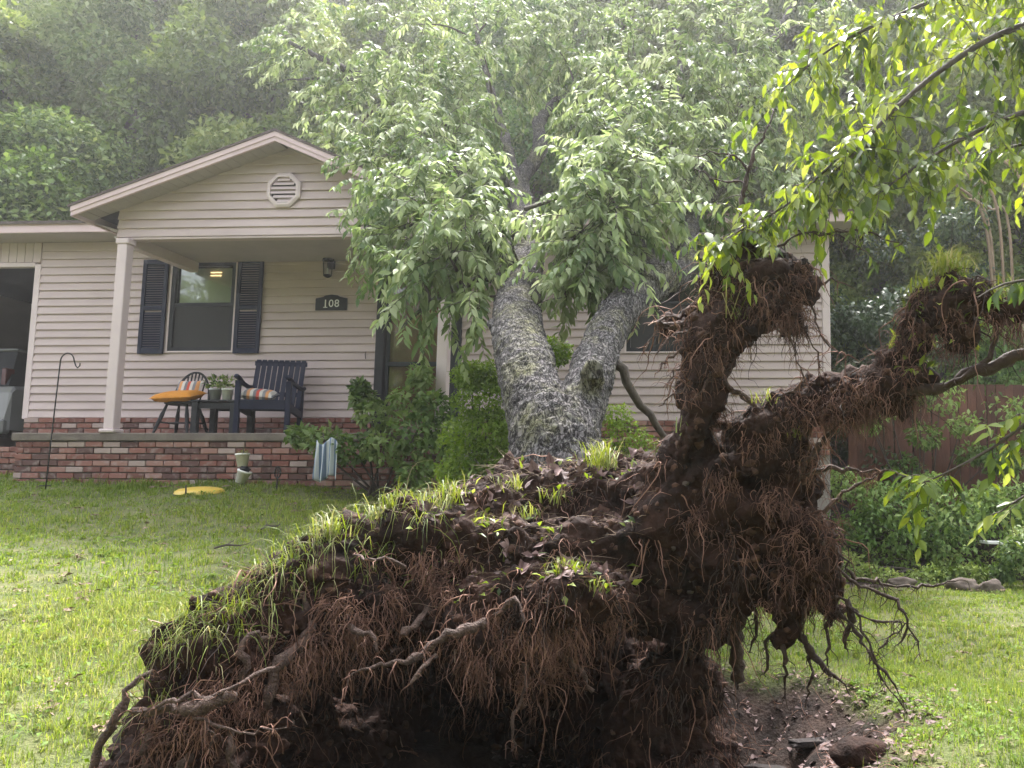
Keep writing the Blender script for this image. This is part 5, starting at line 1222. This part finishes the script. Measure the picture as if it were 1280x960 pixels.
# --- shrubs
def shrub(name, base, clumps, per, L0, L1, matn, label, seed, stems=6, wr=.5, cat='shrub'):
    rg_ = np.random.default_rng(seed); base = np.array(base, float); t = empty(name, base, 0, label, cat)
    blobs = [(np.array(c) - base, r_) for c, r_ in clumps]
    link('foliage', leaf_mesh('foliage', rg_, *crown_arrays(rg_, blobs, per, L0, L1, wr)), MATS[matn], t)
    for k in range(stems):
        c, r_ = blobs[k % len(blobs)]; foot = np.array([rg_.normal(0, .08), rg_.normal(0, .08), -.08]); rows = spline(np.array([foot, foot * .4 + c * np.array([.5, .5, .35]) + np.array([0, 0, .1]), c]), .12)
        v, f = tube_arrays(rows, np.linspace(.018, .005, len(rows)), 6); link('stem', np_mesh('stem', v, f), MATS['twig'], t, smooth=True)
    return t
def GP(px, py, d):
    p_ = P(px, py, d); return (p_[0], p_[1], G(p_[0], p_[1]))
shrub('porch_shrub', GP(480, 600, 10.3), [(P(*c), r_) for c, r_ in [((375, 545, 10.2), .13), ((405, 550, 10.1), .2), ((440, 560, 10), .24), ((480, 560, 10), .26), ((470, 520, 10.3), .22), ((455, 500, 10.4), .13), ((520, 540, 10), .3), ((515, 500, 10.3), .25), ((545, 570, 10), .28), ((520, 590, 9.9), .22), ((545, 510, 10.2), .25), ((560, 540, 10.2), .25), ((525, 470, 10.4), .14), ((450, 485, 10.4), .09)]], 210, .07, .13, 'leaf_wood', 'dark leafy shrub sprawling over the porch edge below the front door', 3, 10)
shrub('box_shrub', GP(602, 600, 8.9), [(P(*c), r_) for c, r_ in [((600, 585, 8.8), .36), ((585, 545, 8.9), .3), ((615, 540, 8.8), .3), ((600, 500, 8.9), .28), ((590, 470, 9), .2), ((615, 470, 9), .2), ((630, 580, 8.8), .28), ((575, 590, 8.8), .24), ((640, 530, 8.9), .22), ((690, 440, 9.2), .2), ((665, 470, 9.2), .25)]], 950, .035, .065, 'leaf_box', 'dense bright green shrub between the front door and tree trunk', 4, 8)
shrub('wall_shrub', GP(790, 590, 9.6), [(P(*c), r_) for c, r_ in [((780, 545, 9.4), .26), ((800, 560, 9.4), .22), ((770, 520, 9.5), .18), ((765, 575, 9.4), .26), ((820, 585, 9.4), .2)]], 420, .03, .06, 'leaf_box', 'small green shrub against the brick foundation right of the trunk', 5, 5)
# undergrowth on the bank
rq = random.Random(9); ub = []
for k in range(26):
    px = 1050 + k * 12 + rq.uniform(-8, 8); d = rq.uniform(11.2, 12.4); x, y = P(px, 600, d)[:2]
    ub.append(((x, y, G(x, y) + rq.uniform(.12, .9)), rq.uniform(.25, .45)))
shrub('ivy_undergrowth', GP(1180, 640, 11.6), ub, 330, .05, .11, 'leaf_wood', 'low ivy and undergrowth covering the bank below the brown fence', 6, 10, cat='undergrowth')
ub = []
for k in range(22):
    px = 1050 + k * 13 + rq.uniform(-8, 8); d = rq.uniform(10.7, 11.3); x, y = P(px, 600, d)[:2]; ub.append(((x, y, G(x, y) + rq.uniform(.02, .14)), rq.uniform(.14, .24)))
shrub('ground_ivy', GP(1180, 700, 11), ub, 240, .04, .08, 'leaf_wood', 'strip of ground ivy edging the far side of the right lawn', 16, 6, cat='undergrowth')
for i, (px, py, d, rs, lab, mt) in enumerate([(1090, 420, 13.4, 1.0, 'tall tangled shrub beside the right corner of the house', 'leaf_dark'), (1165, 330, 14.2, 1.2, 'tall dark shrub overtopping the middle of the brown fence', 'leaf_dark'), (1240, 420, 13.6, .9, 'bushy shrub rising against the tan bare stems', 'leaf_wood'), (1310, 350, 14.0, 1.2, 'leafy shrub beyond the far end of the fence', 'leaf_wood')]):
    x, y = P(px, 560, d)[:2]; c = P(px, py, d); zb_ = G(x, y); cl_ = []
    for k in range(26):
        a = rq.uniform(0, 6.28); t = rq.uniform(.1, 1); cl_.append(((x + math.cos(a) * rs * rq.uniform(.1, .9), y + .4 + math.sin(a) * rs * .7, zb_ + t * (c[2] + rs * .6 - zb_)), rq.uniform(.28, .5)))
    shrub('tall_shrub', (x, y, zb_), cl_, 200, .08, .15, mt, lab, 20 + i, 9)
# pale foliage beside the lawn's far right edge
shrub('grey_shrub', GP(1290, 700, 10.2), [(P(*c), r_) for c, r_ in [((1265, 690, 10.2), .2), ((1285, 675, 10.3), .25), ((1300, 710, 10.1), .22), ((1255, 715, 10.2), .12)]], 260, .05, .09, 'leaf_wood_b', 'low greyish shrub at the edge of the lawn beside the log', 30, 5)

ub = []
for k in range(15):
    px = 1075 + k * 18 + rq.uniform(-10, 10); d = rq.uniform(12.2, 12.7); x, y = P(px, 560, d)[:2]; ub.append(((x, y, rq.uniform(1.7, 3.0)), rq.uniform(.18, .34)))
shrub('fence_vine', GP(1150, 600, 12.6), ub, 190, .06, .12, 'leaf_wood', 'loose green vine climbing over the brown board fence', 33, 10, cat='vine')
# --- bare tan stems
st = empty('bare_stem_shrub', GP(1262, 560, 14.4), 0, 'clump of bare tan stems leaning out over the fence', 'shrub')
sb = np.array(st.location)
for k, (a, b, c_) in enumerate([((1235, 300), (1195, 230), (1165, 200)), ((1238, 295), (1205, 245), (1185, 218)), ((1250, 285), (1215, 215), (1190, 180)), ((1285, 270), (1240, 190), (1215, 170)), ((1290, 240), (1250, 200), (1230, 180)), ((1262, 290), (1235, 260), (1205, 210))]):
    d = 14.0 + .15 * k; rows = np.array([[*(sb + np.array([.08 * k - .2, .05 * k, 0])), .03], [*P(*a, d), .024], [*P(*b, d - .3), .018], [*P(*c_, d - .6), .010]]); rows = spline(rows, .15)
    v, f = tube_arrays(rows[:, :3] - sb, rows[:, 3], 7); link('stem', np_mesh('stem', v, f), MATS['tan_stem'], st, smooth=True)

# --- board fence
A, B = P(1060, 560, 13.0), P(1420, 560, 13.2); fl = np.linalg.norm((B - A)[:2]); fd = (B - A)[:2] / fl; fa = math.atan2(fd[1], fd[0])
fen = empty('board_fence', (A[0], A[1], 0), fa, 'reddish brown vertical board fence half hidden in undergrowth', 'fence')
k = 0; x = 0.0
while x < fl:
    w_ = .14; gx, gy = A[0] + fd[0] * x, A[1] + fd[1] * x; zb_ = G(gx, gy); zt = 3.08 + .012 * x + rq.uniform(-.012, .012)
    mb = MB(); mb.box(0, w_ - .008, -.011, .011, zb_ - .05, zt, .003); mb.build('fence_board', MATS['fence_wood'], fen, (x, rq.uniform(-.003, .003), 0), (0, rq.uniform(-.004, .004), 0)); x += w_
for zz in (1.9, 2.85):
    mb = MB(); mb.box(0, fl, .013, .05, zz, zz + .09); mb.build('rail', MATS['fence_wood'], fen)
for x in np.arange(.3, fl, 2.2):
    mb = MB(); mb.box(x - .045, x + .045, .052, .14, .9, 3.0); mb.build('post', MATS['fence_wood'], fen)
# white board lying on the bank
wb = P(1262, 648, 11.0); mb = MB(); mb.box(-.35, .35, -.12, .12, 0, .035, .005)
tag(mb.build('white_board', MATS['white_paint'], None, (wb[0], wb[1], G(wb[0], wb[1]) + .34), (0, R(2), .1)), 'white board lying in the undergrowth below the fence', 'board')
# stones and log at the lawn edge
def stone(name, p, s, label, seed, matn='stone', cat='stone', rz=0.0):
    b = bmesh.new(); bmesh.ops.create_icosphere(b, subdivisions=3, radius=1)
    for v in b.verts:
        if matn == 'wet_wood': v.co = Vector([math.copysign(abs(q) ** .35, q) for q in v.co]) * .8
        n = mnoise.noise(v.co * 1.3 + Vector((seed * 7, 0, 0))) * .35 + mnoise.noise(v.co * 3.1 + Vector((seed, 3, 0))) * .14; v.co *= 1 + n
        v.co.x *= s[0]; v.co.y *= s[1]; v.co.z *= s[2]
    me = bpy.data.meshes.new(name); b.to_mesh(me); b.free(); o = link(name, me, MATS[matn], None, p, (0, 0, rz), True); return tag(o, label, cat)
for i, (px, py, d, s, lab) in enumerate([(1205, 722, 10.0, (.2, .14, .09), 'pale flat stone at the far lawn edge beside the ivy'), (1240, 726, 9.9, (.14, .1, .09), 'smaller brown stone next to the pale flat stone'), (1128, 712, 10.2, (.16, .1, .07), 'low brown stone half in ground ivy beyond the dangling roots')]):
    p_ = P(px, py, d); stone('lawn_stone', (p_[0], p_[1], G(p_[0], p_[1]) + .04), s, lab, i)

# --- pit: chunks of wet wood, stones
for i, (px, py, d, s, rz, lab, mt) in enumerate([(1015, 842, 4.9, (.16, .05, .02), .2, 'long dark slab of wet rotten wood across the root pit', 'wet_wood'), (958, 868, 4.75, (.15, .05, .04), -.5, 'dark wet chunk of wood behind the dangling roots in pit', 'wet_wood'), (905, 905, 4.4, (.08, .06, .04), .4, 'brown stone in the pit soil under the root plate', 'stone'),
        (1030, 905, 4.3, (.07, .05, .03), .1, 'small rounded stone in front of the wood slab in pit', 'stone'), (990, 935, 4.1, (.08, .04, .02), .9, 'broken wet bark piece at the near side of the pit', 'wet_wood'), (930, 940, 4.15, (.09, .08, .06), 1.9, 'reddish clod of soil at the near side of the pit', 'soil'), (1075, 930, 4.1, (.14, .1, .06), .3, 'large crumbling clod of soil at the right lip of pit', 'soil')]):
    p_ = P(px, py, d); stone('pit_debris', (p_[0], p_[1], G(p_[0], p_[1]) + s[2] * .3), s, lab, 40 + i, mt, 'debris' if mt != 'stone' else 'stone', rz)

# --- branches with bright leaves hanging in from a tree to the right
def leafy_branch(t, off, rows_px, nspray, slen, per, L0, L1, seed, matn='leaf_bright', droop=.6, wr=.45, jitter=.12, dirbias=(0, 0, -.2)):
    rg_ = np.random.default_rng(seed); rows = spline(np.array([[*P(a, b, d), r_] for a, b, d, r_ in rows_px]), .1)
    v, f = tube_arrays(rows[:, :3], rows[:, 3], 7); link('branch', np_mesh('branch', v, f), MATS['twig'], t, off, smooth=True)
    i = rg_.integers(int(len(rows) * .12), len(rows), nspray); tan = norm(np.gradient(rows[:, :3], axis=0))[i]
    v, f, q = fibres_arrays(rg_, rows[i, :3], tan * .5 + rg_.normal(0, .7, (nspray, 3)) + np.array(dirbias), rg_.uniform(.5, 1.1, nspray) * slen, np.full(nspray, .0028), 6, .15, .2)
    tag(link('twigs', np_mesh('twigs', v, f), MATS['twig'], t, off), kind='stuff')
    a = spray_leaves(rg_, q, per, L0, L1, droop, wr); tag(link('leaves', leaf_mesh_fine('leaves', rg_, *a), MATS[matn], t, off), kind='stuff')
ot_b = np.array([3.3, 4.6, G(3.3, 4.6)])
ot = empty('overhanging_tree', ot_b, 0, 'tree with bright yellow green leaves whose branches hang in over the root plate', 'tree'); OO = tuple(-ot_b)
tk = MB(); rows = spline(np.array([[3.3, 4.6, ot_b[2] - .2, .14], [3.25, 4.5, 2.2, .12], [3.15, 4.35, 3.8, .10], [3.2, 4.2, 5.6, .06]]), .2); tk.tube(rows[:, :3], rows[:, 3], 12); tk.build('trunk', MATS['trunk_bg'], ot, OO, smooth=True)
leafy_branch(ot, OO, [(1620, -40, 4.3, .04), (1420, 0, 4.2, .026), (1270, 35, 4.1, .017), (1180, 85, 4.0, .013), (1110, 145, 3.9, .010), (1060, 200, 3.8, .007), (1020, 235, 3.75, .003)], 90, .45, 12, .05, .10, 51, droop=.75)
leafy_branch(ot, OO, [(1560, 60, 4.2, .03), (1400, 105, 4.0, .018), (1280, 140, 3.9, .012), (1210, 170, 3.8, .009), (1150, 205, 3.75, .006), (1100, 240, 3.7, .003)], 60, .42, 12, .05, .10, 52, droop=.75)
leafy_branch(ot, OO, [(1620, -60, 4.8, .03), (1400, -60, 4.7, .02), (1250, -30, 4.6, .014), (1120, 20, 4.5, .01), (1040, 60, 4.5, .006), (980, 110, 4.5, .003)], 110, .55, 13, .05, .10, 53, 'leaf_bright', droop=.75)
leafy_branch(ot, OO, [(1110, 145, 3.9, .007), (1040, 205, 3.8, .006), (985, 255, 3.7, .005), (930, 285, 3.65, .003), (905, 300, 3.62, .002)], 54, .3, 11, .045, .09, 54, droop=.8)
leafy_branch(ot, OO, [(1600, 250, 4.4, .03), (1420, 200, 4.4, .016), (1300, 180, 4.4, .01), (1240, 190, 4.4, .004)], 44, .42, 12, .05, .095, 55, droop=.75)
leafy_branch(ot, OO, [(1600, 420, 3.5, .03), (1420, 470, 3.3, .014), (1300, 520, 3.2, .008), (1240, 560, 3.15, .006), (1185, 590, 3.1, .004), (1150, 605, 3.1, .002)], 34, .24, 9, .045, .085, 56, droop=.5)
leafy_branch(ot, OO, [(1600, 540, 3.5, .02), (1400, 580, 3.3, .01), (1300, 610, 3.25, .006), (1250, 640, 3.2, .003)], 20, .24, 8, .045, .08, 57, droop=.5)
leafy_branch(ot, OO, [(1420, 330, 3.1, .01), (1320, 345, 3.0, .006), (1255, 355, 2.95, .004), (1222, 372, 2.9, .002)], 3, .14, 5, .07, .10, 58, droop=1.0)
# ------------------------------------------------------------------ grass
rg = np.random.default_rng(100)
def scatter(n, x0, x1, y0, y1):
    x = rg.uniform(x0, x1, n); y = rg.uniform(y0, y1, n); m_ = n * 6 // 10; t_ = rg.integers(0, m_ // 16, m_)      # most blades grow in tufts
    x[:m_] = x[t_] + rg.normal(0, .022, m_); y[:m_] = y[t_] + rg.normal(0, .022, m_); bare = np.clip(1.25 + 1.1 * vnoise(x, y, 2.0, 61) + .5 * vnoise(x, y, 6.3, 62), .72, 1); k = (rg.uniform(0, 1, n) < bare) & (rg.uniform(0, 1, n) < lawn_mask(x, y)); x, y = x[k], y[k]
    q = np.stack([x, y, gz(x, y)], 1); u_, v_, z_ = proj_px(q)
    k = (z_ > .5) & (u_ > -160) & (u_ < 1440) & (v_ < 1080) & (v_ > 400)
    h_ = q - HO; X = h_[:, 0] * math.cos(YAW) - h_[:, 1] * math.sin(YAW); Y = -h_[:, 0] * math.sin(YAW) - h_[:, 1] * math.cos(YAW)
    k &= ~((Y < 1.47) & (X > -.55) & (X < 5.2)) & ~((Y < .85) & (X < 10))
    return q[k]
def patch(q, h0, h1, w0, w1, name, matn='grass_blade', shift=0.0):
    n = len(q); cl_ = .5 + .35 * vnoise(q[:, 0], q[:, 1], 3.1, 21) + .2 * vnoise(q[:, 0], q[:, 1], 9, 22)
    h = rg.uniform(h0, h1, n) * (.45 + .95 * np.clip(cl_, 0, 1.3)); az = rg.uniform(0, 6.28, n)
    v, f = blades_arrays(rg, q - np.array([0, 0, .006]), h, rg.uniform(w0, w1, n), az, rg.uniform(.15, 1.1, n))
    tone = np.clip(.50 + shift + .18 * vnoise(q[:, 0], q[:, 1], 1.1, 31) + rg.normal(0, .17, n), 0, 1)
    tag(link(name, np_mesh(name, v, f, np.repeat(tone, 5)), MATS[matn]), 'short weedy lawn grass of the front yard', 'grass', kind='stuff'); return n
gq = [scatter(150000, -4.6, 4.8, 2.4, 6.0), scatter(170000, -9.5, 7, 6.0, 12.6)]
patch(np.concatenate([gq[0]]), .03, .085, .003, .0055, 'lawn_grass')
patch(np.concatenate([gq[1]]), .03, .075, .006, .010, 'lawn_grass')
# dry leaf bits and straw in the lawn
q = np.concatenate([scatter(3000, -4.6, 4.8, 2.4, 6.5), scatter(2600, -9, 6, 6.5, 12)]); n = len(q); a = rg.uniform(0, 6.28, n); L = rg.uniform(.015, .06, n)
tag(link('dry_bits', leaf_mesh('dry_bits', rg, q + np.array([0, 0, .03]), np.stack([np.cos(a), np.sin(a), rg.uniform(-.1, .5, n)], 1), np.tile([0, 0, 1.0], (n, 1)) + rg.normal(0, .4, (n, 3)), L, L * rg.uniform(.15, .6, n), rg.uniform(0, 1, n)), MATS['straw']), 'dry leaf bits and straw lying in the lawn', 'leaf litter', kind='stuff')
# longer tufts along the wall foot and lawn edge
q = scatter(9000, -9, -2.2, 10.4, 12.4); k = lawn_mask(q[:, 0], q[:, 1]) > 0; patch(q[k], .05, .13, .006, .010, 'lawn_grass')
# clover and broad weeds in the lawn
q = np.concatenate([scatter(26000, -4.6, 4.8, 2.4, 6.5), scatter(16000, -9, 6, 6.5, 12)]); n = len(q); a = rg.uniform(0, 6.28, n)
kk = rg.uniform(0, 1, n) < np.clip(.5 + .6 * vnoise(q[:, 0], q[:, 1], 2.3, 41), .05, 1); q = q[kk]; n = len(q); a = a[kk]
d = np.stack([np.cos(a), np.sin(a), rg.uniform(-.1, .8, n)], 1); L = rg.uniform(.018, .045, n)
tag(link('lawn_weeds', leaf_mesh('lawn_weeds', rg, q + np.array([0, 0, .02]) + d * .005, d, np.tile([0, 0, 1.0], (n, 1)) + rg.normal(0, .3, (n, 3)), L, L * .6, np.clip(rg.normal(.5, .25, n), 0, 1)), MATS['leaf_box']), 'small broad-leaved weeds and clover scattered through the lawn', 'weeds', kind='stuff')
# leaf mould, crumbs and twigs on bare soil
n = 2600; x = rg.uniform(-.9, 1.6, n); y = rg.uniform(3.7, 5.9, n); k = (pit(x, y) > .04); x, y = x[k], y[k]; n = len(x); a = rg.uniform(0, 6.28, n)
d = np.stack([np.cos(a), np.sin(a), rg.uniform(-.1, .35, n)], 1); L = rg.uniform(.02, .07, n)
tag(link('pit_litter', leaf_mesh('pit_litter', rg, np.stack([x, y, gz(x, y) + .012], 1), d, np.tile([0, 0, 1.0], (n, 1)) + rg.normal(0, .4, (n, 3)), L, L * rg.uniform(.2, .6, n), rg.uniform(0, 1, n)), MATS['dead_leaf_mat']), 'brown leaf litter and bark crumbs strewn in the root pit', 'leaf litter', kind='stuff')
n = 700; x = rg.uniform(-.6, 1.7, n); y = rg.uniform(3.7, 6.0, n); k = pit(x, y) > .02; x, y = x[k], y[k]; n = len(x); a = rg.uniform(0, 6.28, n)
v, f, _ = fibres_arrays(rg, np.stack([x, y, gz(x, y) + .015], 1), np.stack([np.cos(a), np.sin(a), rg.uniform(0, .5, n)], 1), rg.uniform(.05, .2, n), rg.uniform(.001, .003, n), 5, .05, .25)
tag(link('pit_rootlets', np_mesh('pit_rootlets', v, f), MATS['fibre']), 'loose brown rootlets lying over the root pit', 'rootlets', kind='stuff')
# dark twigs on the lawn
for i, (px, py, d, lab) in enumerate([(287, 690, 7.2, 'short dark twig on the lawn in front of the brick wall'), (338, 662, 8.0, 'small dark twig on the lawn close to the root plate')]):
    p_ = P(px, py, d); mb = MB(); mb.tube([(-.12, 0, .02), (-.03, .02, .045), (.08, -.01, .04), (.15, .02, .06)], [.008, .010, .007, .003], 6); mb.tube([(-.03, .02, .045), (.02, .06, .08)], [.005, .002], 5)
    tag(mb.build('lawn_twig', MATS['twig'], None, (p_[0], p_[1], G(p_[0], p_[1]) + .02), (0, 0, .3 + i)), lab, 'twig')

# ------------------------------------------------------------------ haze
mb = MB(); mb.box(-63, 63, -18, 93, -4, 46)
hz = mb.build('haze', None); tag(hz, 'thin bright mist hanging in the wet air', 'haze', kind='stuff')
M = bpy.data.materials.new('haze'); M.use_nodes = True; n_ = M.node_tree.nodes; n_.remove(n_['Principled BSDF'])
pv = n_.new('ShaderNodeVolumePrincipled'); pv.inputs['Color'].default_value = (.94, .94, .94, 1); pv.inputs['Density'].default_value = .0022; pv.inputs['Anisotropy'].default_value = .7
M.node_tree.links.new(pv.outputs[0], n_['Material Output'].inputs['Volume']); hz.data.materials.append(M)
